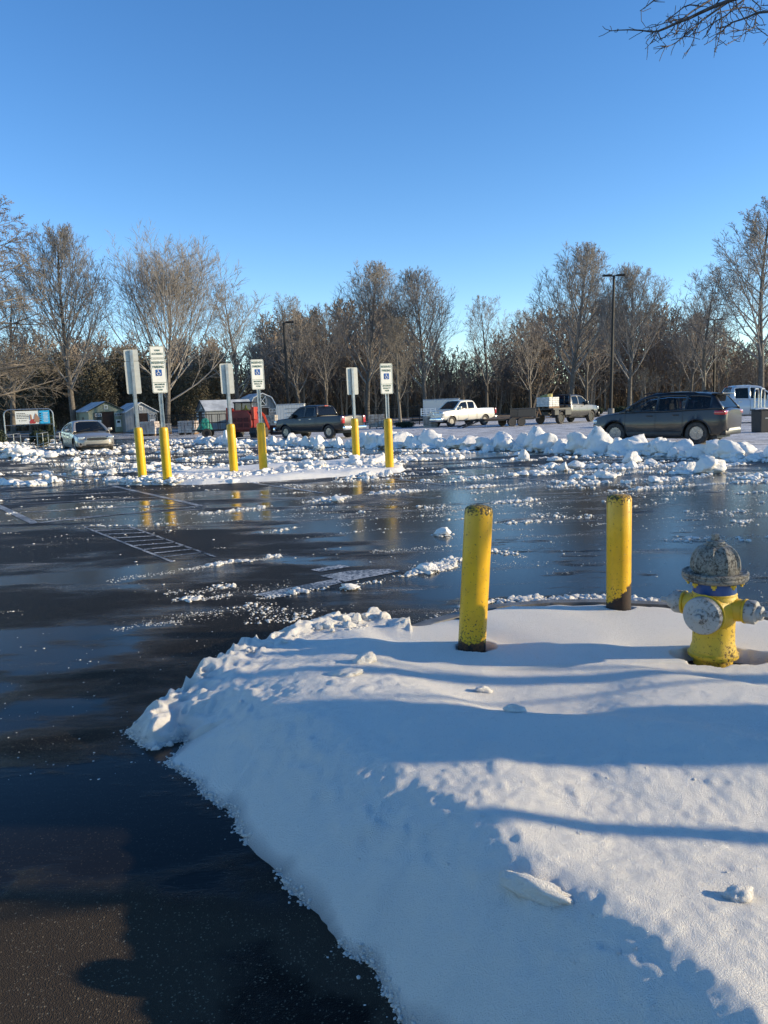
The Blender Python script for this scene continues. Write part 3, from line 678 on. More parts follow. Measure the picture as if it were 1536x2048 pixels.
# lumps along the lit far-left rim of the foreground bank
rim = Rubble()
for px, py, r in [(570, 1299, .045), (590, 1296, .04), (608, 1290, .035), (632, 1280, .05), (650, 1274, .06), (668, 1268, .065), (690, 1276, .05), (712, 1274, .045), (735, 1268, .06), (752, 1266, .07), (770, 1270, .05), (660, 1290, .04), (640, 1292, .035), (700, 1290, .035),
                  (500, 1332, .045), (486, 1336, .03), (380, 1384, .03), (388, 1390, .025), (470, 1346, .03), (845, 1250, .03), (878, 1246, .022), (300, 1462, .03), (320, 1458, .03), (345, 1455, .028), (310, 1478, .025), (285, 1466, .025), (338, 1470, .025), (356, 1448, .025)]:
    x, y = gp(px, py, .05); hz = island_height(np.array([[x, y]]), False)[0][0]
    rim.put(x, y, max(0, hz) + r * .05, r * (1.45 if px > 540 and py < 1305 else 1.1), rng, P_BIG)
for k in range(1500):
    px = rng.uniform(380, 900); i = np.interp(px, [380, 440, 560, 640, 780, 900], [1380, 1347, 1302, 1274, 1262, 1236]); py = i + 3 + abs(rng.normal()) * 11
    x, y = gp(px, py, .04); hz = island_height(np.array([[x, y]]), False)[0][0]
    if px > 800 and rng.random() < .8: continue
    rim.put(x, y, max(0, hz), .005 + .022 * rng.random() ** 3, rng)
for k in range(420):    # shaded clods fallen behind the island
    px = rng.uniform(1020, 1350); py = 1186 + rng.random() * 18 + (px > 1270) * 6
    x, y = gp(px, py, .03); rim.put(x, y, .0, .012 + .05 * rng.random() ** 2, rng)
for k in range(120):
    px = rng.uniform(330, 1500); py = rng.uniform(1380, 1980); x, y = gp(px, py, .22)
    hz, dd = island_height(np.array([[x, y]]))
    if dd[0] < .05: continue
    rim.put(x, y, hz[0] - .001, .003 + .010 * rng.random() ** 3, rng, P_TINY)
hemq = RP[(RP[:, 1] < 4.2) & (RP[:, 0] < 1.2) & (RP[:, 1] > 1.0)]
qi = rng.integers(0, len(hemq), 5200); hq = hemq[qi] + rng.normal(size=(5200, 2)) * (.008 + .05 * rng.random((5200, 1)) ** 2); hh_, hd_ = island_height(hq)
dens_ = vnoise(np.c_[hq * 5, hq[:, :1] * 0], 55)
for (x, y), z_, d_, dn in zip(hq, hh_, hd_, dens_):    # crumbly hem along the left edge of the bank
    if d_ < -.07 or d_ > .03 or (d_ < -.01 and rng.random() < .75) or dn < -.3: continue
    rim.put(x, y, max(0, z_) - .001, .002 + .010 * rng.random() ** 3 * (1.4 if d_ > 0 else 1), rng, P_TINY)
tag(rim.build('snow_crust', M['snow']), 'lit knobbly snow clods along the far rim of the foreground bank', 'snow', kind='stuff')
# slabs lying on the foreground bank
def slab(px, py, L_, W_, H_, rz, tilt, label, z=.25, seed=1):
    bm = bmesh.new(); bmesh.ops.create_cube(bm, size=1); bmesh.ops.subdivide_edges(bm, edges=bm.edges[:], cuts=9, use_grid_fill=True)
    V = np.array([v.co[:] for v in bm.verts]); 
    R3 = V * 2; n = np.linalg.norm(R3, axis=1)[:, None] ** .75; V = V / n * 1.2
    V = V * (1 + .30 * fbm(V * 2.6 + seed, 4, seed)[:, None])
    for v, q in zip(bm.verts, V): v.co = (q[0] * L_, q[1] * W_, q[2] * H_)
    me = bpy.data.meshes.new('snow_slab'); bm.to_mesh(me); bm.free()
    x, y = gp(px, py, z); hz = island_height(np.array([[x, y]]), False)[0][0]
    o = link('snow_slab', me, M['snow'], smooth=True); o.location = (x, y, hz + H_ * .08); o.rotation_euler = (0, tilt, rz)
    tag(o, label, 'snow slab', 'broken slabs on the foreground snow', 'thing'); return o
slab(1078, 1752, .19, .055, .055, -.62, .05, 'long narrow snow slab lit along its top, low on the ridge of the foreground bank', .33, 2)
slab(690, 1352, .16, .10, .05, .1, -.15, 'flat snow slab in shadow left of the leaning bollard', .22, 3)
slab(727, 1326, .12, .07, .06, .3, -.2, 'pale tilted snow slab catching light left of the leaning bollard foot', .2, 4)
slab(1030, 1425, .08, .045, .035, .2, .2, 'angular snow slab in the big shadow below the leaning bollard', .22, 5)
slab(967, 1374, .07, .04, .035, .0, .1, 'small lit snow slab at the top of the shadowed hollow', .17, 7)
slab(1480, 1800, .075, .045, .04, .4, .1, 'rounded snow slab lit on one side, lower right of the bank', .27, 8)

# ------------------------------------------------------------------ near bollards
def bollard(px, py, z, tpx, tpy, rad, mat, label, flat):
    x, y = gp(px, py, z); base = Vector((x, y, .02)); top = wp(tpx, tpy, y)
    ax = (top - base); Hh = ax.length
    root = empty('bollard', base, 0, label, 'bollard', 'yellow steel bollards on the snowy island')
    q = ax.normalized().to_track_quat('Z', 'Y'); root.rotation_mode = 'QUATERNION'; root.rotation_quaternion = q
    k = Hh / .96
    b = MB(); b.lathe([(rad * 1.0, -.1), (rad, .04), (rad, .3), (rad, .6), (rad, .93 * k), (rad * .995, Hh - .028)], 48)
    b.build('post', mat, root, True)
    c = MB(); c.lathe([(rad * .995, Hh - .028), (rad * .96, Hh - .013), (rad * .85, Hh - .003), (rad * .6, Hh + .006 * flat), (rad * .3, Hh + .011 * flat), (.0005, Hh + .013 * flat)], 48)
    c.build('cap', mat, root, True)
    return root
bollard(941, 1302, .12, 958, 1013, .0835, M['boll1'], 'nearer yellow bollard, leaning, rusty at its foot, standing in the snow left', 1.0)
bollard(1237, 1217, .15, 1238.5, 990, .0835, M['boll2'], 'farther upright yellow bollard with black scraped foot, beside the hydrant', .6)

# ------------------------------------------------------------------ hydrant
hroot = empty('fire_hydrant', (hy[0], hy[1], .105), 0, 'weathered yellow fire hydrant with silver caps and bonnet in the snow', 'fire hydrant')
h = MB(); h.lathe([(.105, -.12), (.105, .03), (.135, .032), (.137, .05), (.124, .062), (.122, .08), (.114, .105), (.112, .17), (.113, .23), (.122, .27), (.128, .32), (.126, .36), (.115, .40), (.108, .418)], 56)
h.build('barrel', M['hy_lower'], hroot, True)
v2 = math.atan2(hy[0], hy[1]); u = Vector((math.sin(v2), math.cos(v2), 0)); rt = Vector((u.y, -u.x, 0))
pd = (-u * math.cos(math.radians(20)) - rt * math.sin(math.radians(20))).normalized()
sd1 = Vector((-pd.y, pd.x, 0)); sd1 = sd1 if sd1.dot(rt) > 0 else -sd1
def along(d, o_): return T(o_) @ d.to_track_quat('Z', 'Y').to_matrix().to_4x4()
n_ = MB(); n_.lathe([(.13, .0), (.122, .07), (.102, .10), (.098, .135), (.112, .14), (.114, .152)], 40, along(pd, Vector((0, 0, .30))))
for s_ in (1, -1): n_.lathe([(.085, .02), (.078, .09), (.064, .12), (.060, .16), (.068, .165), (.068, .175)], 32, along(sd1 * s_, Vector((0, 0, .315))))
n_.lathe([(.112, .382), (.120, .394), (.112, .404)], 48)
n_.build('nozzle_body', M['hy_yellow'], hroot, True)
b_ = MB(); b_.lathe([(.1125, .400), (.1150, .404), (.1150, .460), (.112, .463)], 48); b_.build('blue_band', M['hy_blue'], hroot, True)
f_ = MB(); f_.lathe([(.11, .462), (.145, .466), (.166, .474), (.174, .484), (.176, .494), (.171, .500), (.176, .508), (.175, .518), (.165, .524), (.150, .519), (.13, .517), (.12, .516)], 64)
# dome with raised ribs
NB = 72; vs = []; fs = []; dprof = [(.121, .515), (.123, .535), (.123, .56), (.120, .585), (.113, .61), (.100, .636), (.083, .656), (.064, .668), (.056, .671)]
for i, (r, z) in enumerate(dprof):
    for k in range(NB):
        a = 2 * PI * k / NB; rb = abs(((a * 8 / (2 * PI)) % 1) - .5) * 2; amp = .010 * (1 if 0 < i < 7 else .2)
        rr = r + amp * (1 if rb > .72 else -.5 if rb < .55 else -.5 + 1.5 * (rb - .55) / .17); vs.append((rr * math.cos(a + .2), rr * math.sin(a + .2), z))
for i in range(len(dprof) - 1):
    for k in range(NB): fs.append((i * NB + k, i * NB + (k + 1) % NB, (i + 1) * NB + (k + 1) % NB, (i + 1) * NB + k))
f_.add(vs, fs); f_.lathe([(.058, .668), (.061, .673), (.058, .680), (.050, .682), (.048, .692), (.036, .697), (.0005, .699)], 32)
bon = f_.build('bonnet', M['hy_bonnet'], hroot, True)
nn = MB(); nn.lathe([(.024, .69), (.022, .728), (.019, .733), (.0005, .734)], 5, RZ(.3)); nn.build('operating_nut', M['hy_bonnet'], bon)
for k in range(8):
    bo = MB(); a = 2 * PI * k / 8 + .35; bo.lathe([(.016, .452), (.016, .466), ], 6, T((.138 * math.cos(a), .138 * math.sin(a), 0))); bo.lathe([(.008, .440), (.008, .452)], 8, T((.138 * math.cos(a), .138 * math.sin(a), 0)))
    bo.build('flange_bolt', M['hy_yellow'], bon)
def cap_(r, d, o_, off, pump=False):
    c = MB(); Mx = along(d, o_)
    if pump:
        c.lathe([(r * .98, off), (r, off + .006), (r, off + .030), (r * .95, off + .042), (r * .75, off + .052), (r * .42, off + .058), (r * .38, off + .066), (r * .30, off + .070), (.0005, off + .071)], 48, Mx)
    else:
        c.lathe([(r * .95, off), (r, off + .008), (r, off + .045), (r * .93, off + .056), (r * .62, off + .062), (r * .58, off + .085), (r * .45, off + .09), (.0005, off + .091)], 40, Mx)
    o = c.build('nozzle_cap', M['hy_silver'], hroot, True)
    e = MB(); rr = .024 if pump else .019; of = off + (.068 if pump else .088)
    e.lathe([(rr, of), (rr * .95, of + (.028 if pump else .04)), (rr * .7, of + (.034 if pump else .048)), (.0005, of + (.036 if pump else .05))], 5, Mx)
    e.build('cap_nut', M['hy_silver'], o); return o
cap_(.105, pd, Vector((0, 0, .30)), .148, True)
cap_(.066, sd1, Vector((0, 0, .315)), .172); cap_(.066, -sd1, Vector((0, 0, .315)), .172)

# ------------------------------------------------------------------ median island with sign posts
med_px = [(255, 962), (400, 961), (560, 953), (700, 944), (800, 937), (812, 932), (790, 925), (700, 917), (560, 927), (400, 938), (280, 950)]
MP = np.array([gp(x, y, .1) for x, y in med_px])
xs = np.arange(MP[:, 0].min() - .2, MP[:, 0].max() + .2, .07); ys = np.arange(MP[:, 1].min() - .2, MP[:, 1].max() + .2, .07); X, Y = np.meshgrid(xs, ys)
Q = np.c_[X.ravel(), Y.ravel()]; d, _ = sdist(Q, MP); t = np.clip(d / .25, 0, 1); hz = .12 * (1 - (1 - t) ** 2) + t * .03 * fbm(np.c_[Q * 1.7, Q[:, :1] * 0], 4, 5); hz = np.where(d > 0, hz, -.03)
nx, ny = len(xs), len(ys); idx = np.arange(nx * ny).reshape(ny, nx); Fq = np.stack([idx[:-1, :-1], idx[:-1, 1:], idx[1:, 1:], idx[1:, :-1]], -1).reshape(-1, 4)
tag(link('snow_covered_median', npmesh('snow_covered_median', np.c_[Q, hz], Fq[(d[Fq] > -.12).any(1)]), M['snow_far'], smooth=True), kind='structure')
mr = Rubble()
def heap(pxs, width, per_m, rmin, rmax, zb=.05, power=2.0):
    P = pathpts(pxs)
    for i in range(len(P) - 1):
        a, b = P[i], P[i + 1]; Ln = np.linalg.norm(b - a)
        for k in range(int(Ln * per_m)):
            q = a + (b - a) * rng.random() + rng.normal(size=2) * width * np.array([.4, 1]); r = rmin + (rmax - rmin) * rng.random() ** power
            mr.put(q[0], q[1], zb * rng.random() + r * .1, r, rng)
heap([(262, 968), (330, 968), (430, 964), (530, 955), (600, 950), (700, 946), (800, 938)], .17, 260, .02, .11, .12)
heap([(280, 963), (400, 960), (560, 950), (700, 940), (790, 933)], .50, 260, .015, .08, .13)
heap([(300, 966), (360, 966)], .12, 60, .05, .15, .15)
heap([(510, 954), (545, 952)], .1, 60, .05, .19, .15)
heap([(580, 948), (650, 944)], .25, 60, .06, .24, .22)
heap([(700, 938), (770, 932)], .25, 60, .06, .24, .2)
heap([(180, 958), (260, 962)], .3, 40, .02, .07, .02)
tag(mr.build('median_snow_rubble', M['snow_far']), 'lumpy ploughed snow along the front edge of the median under the sign posts', 'snow', kind='stuff')

def text_mesh(txt, size, spacing=1.0):
    cu = bpy.data.curves.new('lettering', 'FONT'); cu.body = txt; cu.size = size; cu.align_x = 'CENTER'; cu.align_y = 'CENTER'; cu.extrude = .0008; cu.offset = .0012; cu.space_line = spacing
    ob = bpy.data.objects.new('t', cu); COL.objects.link(ob); bpy.context.view_layer.update()
    me = bpy.data.meshes.new_from_object(ob.evaluated_get(bpy.context.evaluated_depsgraph_get())); bpy.data.objects.remove(ob); bpy.data.curves.remove(cu); return me
def rrect(w, h, r, n=5):
    out = []
    for cx, cy, a0 in ((w / 2 - r, h / 2 - r, 0), (-w / 2 + r, h / 2 - r, PI / 2), (-w / 2 + r, -h / 2 + r, PI), (w / 2 - r, -h / 2 + r, 1.5 * PI)):
        for k in range(n + 1): a = a0 + PI / 2 * k / n; out.append((cx + r * math.cos(a), cy + r * math.sin(a)))
    return out
def ring_strip(mb, w, h, r, t, Mx):
    a = rrect(w, h, r); b = rrect(w - 2 * t, h - 2 * t, max(.004, r - t)); n = len(a)
    mb.add([(p[0], p[1], 0) for p in a] + [(p[0], p[1], 0) for p in b], [(i, (i + 1) % n, n + (i + 1) % n, n + i) for i in range(n)], Mx)
def sign_post(px, py, toppx, toppy, front, label, van=False, yaw=22):
    x, y = gp(px, py, .14); base = Vector((x, y, .05)); top = wp(toppx, toppy, y); Ht = top.z - base.z
    root = empty('sign_post', base, math.radians(yaw), label, 'sign post', 'accessible parking sign posts on the median')
    # tilt so the top lands where the photo shows it
    dx = (top.x - base.x); root.rotation_euler = (0, math.atan2(dx, Ht), math.radians(yaw))
    s = MB(); s.lathe([(.105, -.1), (.108, 0), (.106, 1.18), (.103, 1.23), (.092, 1.262), (.066, 1.275), (.0005, 1.279)], 28); s.build('bollard_sleeve', M['sleeve'], root, True)
    fy = 0.0
    sgn = -1 if front else 1      # side on which the plate hangs, local -y faces the camera
    # U-channel post
    c = MB()
    for ox, w_, dy in ((-.036, .022, 0), (.036, .022, 0)): c.box((ox, 0, (1.2 + Ht) / 2 - .02), (w_, .006, Ht - 1.2), None)
    for ox in (-.025, .025): c.box((ox, -.017 * sgn, (1.2 + Ht) / 2 - .02), (.006, .032, Ht - 1.2))
    c.box((0, -.034 * sgn, (1.2 + Ht) / 2 - .02), (.055, .006, Ht - 1.2)); c.build('channel_post', M['metal'], root)
    def plate(zc, w_, h_, txts, sym=False, box=False, lab=None):
        m = MB(); yy = .012 * sgn
        m.prism(rrect(w_, h_, .035), .004, T((0, yy + .004 * (1 if sgn > 0 else 0), zc)) @ MXZ)
        pl = m.build('sign_plate', M['signwhite'] if front else M['alu'], root)
        if not front:
            for zz in (zc - h_ * .38, zc + h_ * .38):
                bl = MB(); bl.tube([(0, -.012, zz), (0, -.042, zz)], .008, 8); bl.build('mounting_bolt', M['metal'], pl)
            return
        fz = yy - .0048 - .002
        rg = MB(); ring_strip(rg, w_ - .02, h_ - .02, .028, .007, T((0, fz, zc)) @ MXZ)
        if box: rg.add([(-w_ / 2 + .01, 0, 0), (w_ / 2 - .01, 0, 0), (w_ / 2 - .01, 0, .008), (-w_ / 2 + .01, 0, .008)], [(0, 1, 2, 3)], T((0, fz, zc + box)))
        rg.build('border', M['signgreen'], pl)
        for t, size, zz, wmax in txts:
            me = text_mesh(t, size); xs_ = [v.co.x for v in me.vertices]; wd = max(xs_) - min(xs_); kx = min(1.25, wmax / wd)
            for v in me.vertices: v.co = Vector((v.co.x * kx, fz - .001 - v.co.z * .5, v.co.y + zc + zz))
            link('lettering', me, M['signgreen'], pl)
        if sym:
            sq = MB(); sq.prism(rrect(.135, .145, .012), .002, T((0, fz, zc + sym)) @ MXZ); sb = sq.build('blue_panel', M['signblue'], pl)
            g = MB(); zc2 = zc + sym; yy2 = fz - .006
            arc = [(-.008 + .036 * math.cos(a), yy2, zc2 - .02 + .036 * math.sin(a)) for a in [math.radians(q) for q in range(110, 341, 15)]]
            g.tube(arc, .0065, 6); g.lathe([(.0005, -.002), (.011, -.002), (.011, .002), (.0005, .002)], 12, T((-.012, yy2, zc2 + .052)) @ RX(PI / 2))
            g.tube([(-.012, yy2, zc2 + .038), (-.008, yy2, zc2 + .002), (.018, yy2, zc2 + .0), (.034, yy2, zc2 - .034), (.046, yy2, zc2 - .030)], .0065, 6)
            g.tube([(-.009, yy2, zc2 + .022), (.014, yy2, zc2 + .020)], .005, 6); g.build('wheelchair_symbol', M['white'], sb)
    if van:
        plate(Ht - .14, .33, .275, [('VAN', .06, .038, .12), ('ACCESSIBLE', .062, -.04, .25)])
        plate(Ht - .28 - .395, .34, .78, [('RESERVED', .08, .295, .28), ('PARKING', .08, .20, .25), ('MAXIMUM', .052, -.195, .22), ('PENALTY', .052, -.255, .20), ('$250', .052, -.318, .11)], .07, -.155)
    else:
        plate(Ht - .375, .33, .75, [('RESERVED', .078, .295, .27), ('PARKING', .078, .20, .24), ('MAXIMUM', .052, -.175, .22), ('PENALTY', .052, -.235, .20), ('$250', .052, -.295, .11)], .06, -.135)
    return root
sign_post(335, 956, 313, 692, True, 'front-facing reserved parking sign on its post, with a van accessible plate above', True)
sign_post(527, 938, 513, 719, True, 'front-facing reserved parking sign on its post, middle of the median', False)
sign_post(779, 931, 771.5, 727, True, 'front-facing reserved parking sign on its post, farthest right on the median', False)
sign_post(285, 951, 261, 699, False, 'post with the bare backs of two sign plates, at the left end of the median', True)
sign_post(468, 941, 452, 727, False, 'post showing the blank back of one sign plate, mid median', False)
sign_post(713, 921, 703.5, 735, False, 'post showing the blank back of one sign plate, right part of the median', False)

# ------------------------------------------------------------------ vehicles
def smooth_interp(xs, pts, col, k=.10):
    X = np.array([p[0] for p in pts]); Yv = np.array([p[col] for p in pts]); o = np.argsort(X)
    r = 0; ws = (.15, .35, .35, .15); 
    for w_, off in zip((.12, .22, .32, .22, .12), (-k, -k / 2, 0, k / 2, k)): r = r + w_ * np.interp(xs + off, X[o], Yv[o])
    return r
def section(zb, zt, w_, cr=.03):
    hgt = zt - zb
    return [(0, zb), (.80 * w_, zb), (.925 * w_, zb + .05), (.975 * w_, zb + .16 * hgt), (.995 * w_, zb + .38 * hgt), (1.0 * w_, zb + .55 * hgt), (.985 * w_, zb + .66 * hgt), (.965 * w_, zt - .16 * hgt), (.945 * w_, zt - .05 * hgt), (.90 * w_, zt - .008), (.80 * w_, zt), (.45 * w_, zt + cr * .8), (0, zt + cr)]
def vehicle(name, label, cat, x, y, heading, S_, group=None, scale=1.0):
    root = empty(name, (x, y, 0), heading, label, cat, group); root.scale = (scale,) * 3
    lo = S_['body']; x0, x1 = lo[0][0], lo[-1][0]
    ar = S_['R'] * S_.get('arch', 1.17); extra = [x0 + .02, x0 + .05, x1 - .02, x1 - .05]
    for wx in S_['wheels']: extra += [wx + ar * math.cos(a) for a in np.linspace(0, PI, 25)] + [wx - ar - .004, wx + ar + .004]
    if 'bed' in S_: extra += [S_['bed'][0] - .004, S_['bed'][0] + .004, S_['bed'][1] - .004, S_['bed'][1] + .004]
    xs = np.unique(np.round(np.concatenate([np.linspace(x0, x1, 64), [q for q in extra if x0 < q < x1]]), 4))
    zb = smooth_interp(xs, lo, 1); zt = smooth_interp(xs, lo, 2, S_.get('sm', .10)); ww = smooth_interp(xs, lo, 3)
    vs = []; fs = []; full = 0
    for i in range(len(xs)):
        e = min(xs[i] - x0, x1 - xs[i]); rd = S_.get('rnd', .16); f = 1.0 if e > rd else math.sqrt(max(0, 1 - ((rd - e) / rd) ** 2))
        hm = (zt[i] + zb[i]) / 2; sh = .82 + .18 * f
        sec = section(hm + (zb[i] - hm) * sh, hm + (zt[i] - hm) * sh, ww[i] * (.86 + .14 * f), S_.get('crown', .03))
        za = 0
        for wx in S_['wheels']:
            if abs(xs[i] - wx) < ar: za = max(za, S_['R'] + math.sqrt(ar * ar - (xs[i] - wx) ** 2))
            elif abs(xs[i] - wx) < ar + .002: za = max(za, S_['R'])
        if za: sec = [(a, max(b, za + .004 * q)) for q, (a, b) in enumerate(sec[:9])] + sec[9:]; sec[0] = (0, za); sec = [(a if q not in (1,) else a * .98, b) for q, (a, b) in enumerate(sec)]
        if 'bed' in S_ and S_['bed'][0] < xs[i] < S_['bed'][1]: bz_ = max(S_['bed'][2], za + .03 if za else 0); sec = sec[:10] + [(sec[10][0] + .02, sec[10][1]), (sec[10][0], bz_), (0, bz_)]
        ring = [(-a, b) for a, b in sec[::-1][:-1]] + sec[:-1]
        ring = [(a, b) for a, b in ring]; full = len(ring)
        for a, b in ring: vs.append((xs[i], -a, b))
    for i in range(len(xs) - 1):
        for k in range(full): fs.append((i * full + k, (i + 1) * full + k, (i + 1) * full + (k + 1) % full, i * full + (k + 1) % full))
    fs.append(tuple(range(full))); fs.append(tuple((len(xs) - 1) * full + k for k in range(full))[::-1])
    b = MB().add(vs, fs); body = b.build('body', S_['paint'], root, False)
    me = body.data; me.materials.append(M['black'])
    for p_ in me.polygons:
        for wx in S_['wheels']:
            if math.hypot(p_.center.x - wx, p_.center.z - S_['R']) < ar * 1.03 and p_.center.z > S_['R'] * .3 and abs(p_.normal.y) < .6 and max(abs(me.vertices[v].co.y) for v in p_.vertices) < S_['W'] / 2 * 1.01 and p_.normal.z < -.15: p_.material_index = 1
    me.polygons.foreach_set('use_smooth', [True] * len(me.polygons)); me.set_sharp_from_angle(angle=math.radians(32))
    zt_at = lambda q: float(np.interp(q, xs, zt)); w_at = lambda q: float(np.interp(q, xs, ww)); zb_at = lambda q: float(np.interp(q, xs, zb))
    # greenhouse
    gh = S_['roof']; gx = np.linspace(gh[0][0], gh[-1][0], 44)
    zr = smooth_interp(gx, gh, 1, .07); wr_ = smooth_interp(gx, gh, 2, .1)
    rows = 9; gv = []
    for i, q in enumerate(gx):
        bz = zt_at(q) - .03; bw = .925 * w_at(q); zz = max(zr[i], bz + .02); wt = wr_[i]; hh = zz - bz; fr = min(1, hh / (S_['H'] - bz)); wt = bw + (wt - bw) * fr
        sec = [(bw, bz)] + [(bw + (wt - bw) * t - .0 + .02 * math.sin(t * PI), bz + (hh - .05 * fr) * t) for t in (.10, .5, .90, 1.0)] + [(wt - .05 * fr - .01, zz - .006), (wt - .14, zz + .004), (wt * .5, zz + .025 * fr + .004), (0, zz + .03 * fr + .005)]
        gv.append(sec)
    NR = len(gv[0]); wsx = S_['ws']; rwx = S_['rw']      # windshield x-range (from cowl back), rear window x-range
    parts = {'cabin': [[], []], 'windshield': [[], []], 'rear_window': [[], []]}; wins = [[[], []] for _ in S_['windows']]
    if isinstance(wins, list): wL = [[[], []] for _ in S_['windows']]
    def addq(store, q):
        bse = len(store[0]); store[0].extend(q); store[1].append((bse, bse + 1, bse + 2, bse + 3))
    for i in range(len(gx) - 1):
        xm = (gx[i] + gx[i + 1]) / 2
        for k in range(NR - 1):
            for sg in (1, -1):
                q = [(gx[i], sg * gv[i][k][0], gv[i][k][1]), (gx[i + 1], sg * gv[i + 1][k][0], gv[i + 1][k][1]), (gx[i + 1], sg * gv[i + 1][k + 1][0], gv[i + 1][k + 1][1]), (gx[i], sg * gv[i][k + 1][0], gv[i][k + 1][1])]
                st = parts['cabin']
                if 1 <= k < 3:
                    for j, (a, c) in enumerate(S_['windows']):
                        if a <= xm <= c: st = (wins if sg > 0 else wL)[j]
                if k >= 6 and wsx[0] >= xm >= wsx[1]: st = parts['windshield']
                if k >= 6 and rwx[0] <= xm <= rwx[1]: st = parts['rear_window']
                addq(st, q if sg < 0 else q[::-1])
    def mk_part(nm, st, mat):
        if not st[1]: return
        bm = bmesh.new(); vv = [bm.verts.new(p) for p in st[0]]
        for f in st[1]: bm.faces.new([vv[i] for i in f])
        bmesh.ops.remove_doubles(bm, verts=bm.verts[:], dist=1e-4); me = bpy.data.meshes.new(nm); bm.to_mesh(me); bm.free()
        o = link(nm, me, mat, root, True); me.set_sharp_from_angle(angle=math.radians(40))
        if nm == 'cabin':
            s = o.modifiers.new('s', 'SOLIDIFY'); s.thickness = .03; s.offset = -1 if False else 0
        return o
    mk_part('cabin', parts['cabin'], S_.get('cabpaint', S_['paint'])); mk_part('windshield', parts['windshield'], S_.get('wsglass', M['glass'])); mk_part('rear_window', parts['rear_window'], S_.get('rglass', M['darkglass']))
    for j in range(len(wins)):
        gm = S_.get('wglass', [M['glass']] * 9)[j]
        mk_part('side_window', wins[j], gm); mk_part('side_window', wL[j], gm)
    # wheels
    R_ = S_['R']; tw = S_.get('tw', .22)
    for wx in S_['wheels']:
        for sg in (1, -1):
            yc = sg * (S_['W'] / 2 - tw / 2 - .055)
            Mx = T((wx, yc, R_)) @ RX(-PI / 2 * sg); rr = R_ * S_.get('rimf', .66)
            m = MB(); m.lathe([(rr, -tw / 2), (R_ * .93, -tw / 2), (R_, -tw / 2 + .03), (R_, tw / 2 - .03), (R_ * .93, tw / 2), (rr * 1.02, tw / 2 - .004), (rr, tw / 2 - .03)], 36, Mx)
            wh = m.build('wheel', M['rubber'], root, True)
            r = MB(); r.lathe([(rr, tw / 2 - .028), (rr * .93, tw / 2 - .01), (rr * .88, tw / 2 - .03), (rr * .86, tw / 2 - .09), (rr * .84, tw / 2 - .095)], 32, Mx)
            for k in range(S_.get('spokes', 5)):
                a = 2 * PI * k / S_.get('spokes', 5) + .3
                r.box((rr * .48, 0, tw / 2 - .035), (rr * .86, rr * .17, .03), Mx @ RZ(a), taper=.75)
            r.lathe([(rr * .2, tw / 2 - .04), (rr * .18, tw / 2 - .012), (.0005, tw / 2 - .01)], 16, Mx)
            rim_o = r.build('rim', S_.get('rimmat', M['rim']), wh, True)
            back = MB(); back.lathe([(rr * .80, tw / 2 - .095), (.0005, tw / 2 - .094)], 24, Mx); back.build('wheel_shade_disc', M['black'], rim_o)  # black disc stands in for the shade behind the spokes
    # dark underside between wheels
    un = MB(); un.box(((x0 + x1) / 2, 0, zb_at(0) + .04), ((x1 - x0) * .86, S_['W'] * .70, .16)); 
    for wx in S_['wheels']: un.box((wx, 0, R_ + .14), (R_ * 2.4, S_['W'] - 2 * tw - .12, .5))
    un.build('underbody', M['black'], root)
    # seams, handles, mirrors
    def strip(xq, wdt=.016, off=.004, z_lo=.0):
        v = []; f = []
        for sg in (1, -1):
            b0 = len(v); sec = section(zb_at(xq), zt_at(xq), w_at(xq), .03)[2:10]
            for (a, c) in sec: v += [(xq - wdt / 2, sg * (a + off), c), (xq + wdt / 2, sg * (a + off), c)]
            for k in range(len(sec) - 1): f.append((b0 + 2 * k, b0 + 2 * k + 1, b0 + 2 * k + 3, b0 + 2 * k + 2))
        return v, f
    for xq in S_.get('seams', []):
        v_, f_ = strip(xq); h_ = len(v_) // 2; fh = len(f_) // 2
        MB().add(v_[:h_], f_[:fh]).build('door_seam', M['black'], body); MB().add(v_[h_:], [[i - h_ for i in q] for q in f_[fh:]]).build('door_seam', M['black'], body)
    for xq in S_.get('handles', []):
        for sg in (1, -1):
            hm = MB(); zz = zt_at(xq) - .14; hm.box((xq, sg * (w_at(xq) * .975 + .012), zz), (.2, .03, .035), None, .01); hm.build('door_handle', S_.get('handlemat', S_['paint']), root)
    mx_ = S_['mirror']
    for sg in (1, -1):
        hm = MB(); zz = zt_at(mx_) + .10; hs = S_.get('msize', (.12, .2, .15)); hm.box((mx_, sg * (w_at(mx_) * .93 + .13), zz), hs, None, .035); hm.box((mx_, sg * (w_at(mx_) * .93 + .01), zz - .05), (.06, .12, .04)); hm.build('wing_mirror', S_.get('mirrormat', S_['paint']), root, True)
    # seats
    if S_.get('seats', True):
        for xq in S_.get('seatx', []):
            for sg in (.38, -.38):
                s_ = MB(); z0 = zt_at(xq) - .25; s_.box((xq, sg, z0 + .25), (.13, .46, .5), RY(0), .05); s_.box((xq - .03, sg, z0 + .60), (.09, .25, .17), None, .04); s_.tube([(xq - .02, sg, z0 + .48), (xq - .03, sg, z0 + .55)], .02, 6); s_.build('seat', M['seat'], root, True)
    for (nm, mat, fn) in S_.get('extras', []):
        m = MB(); fn(m, dict(zt=zt_at, w=w_at, zb=zb_at)); m.build(nm, mat, root, True)
    return root

def lamp_pair(xa, ya, za, dx, dy, dz, bev=.03):
    def f(m, e, sg=1): m.box((xa, ya, za), (dx, dy, dz), None, min(bev, dx * .4, dy * .4, dz * .4))
    return f
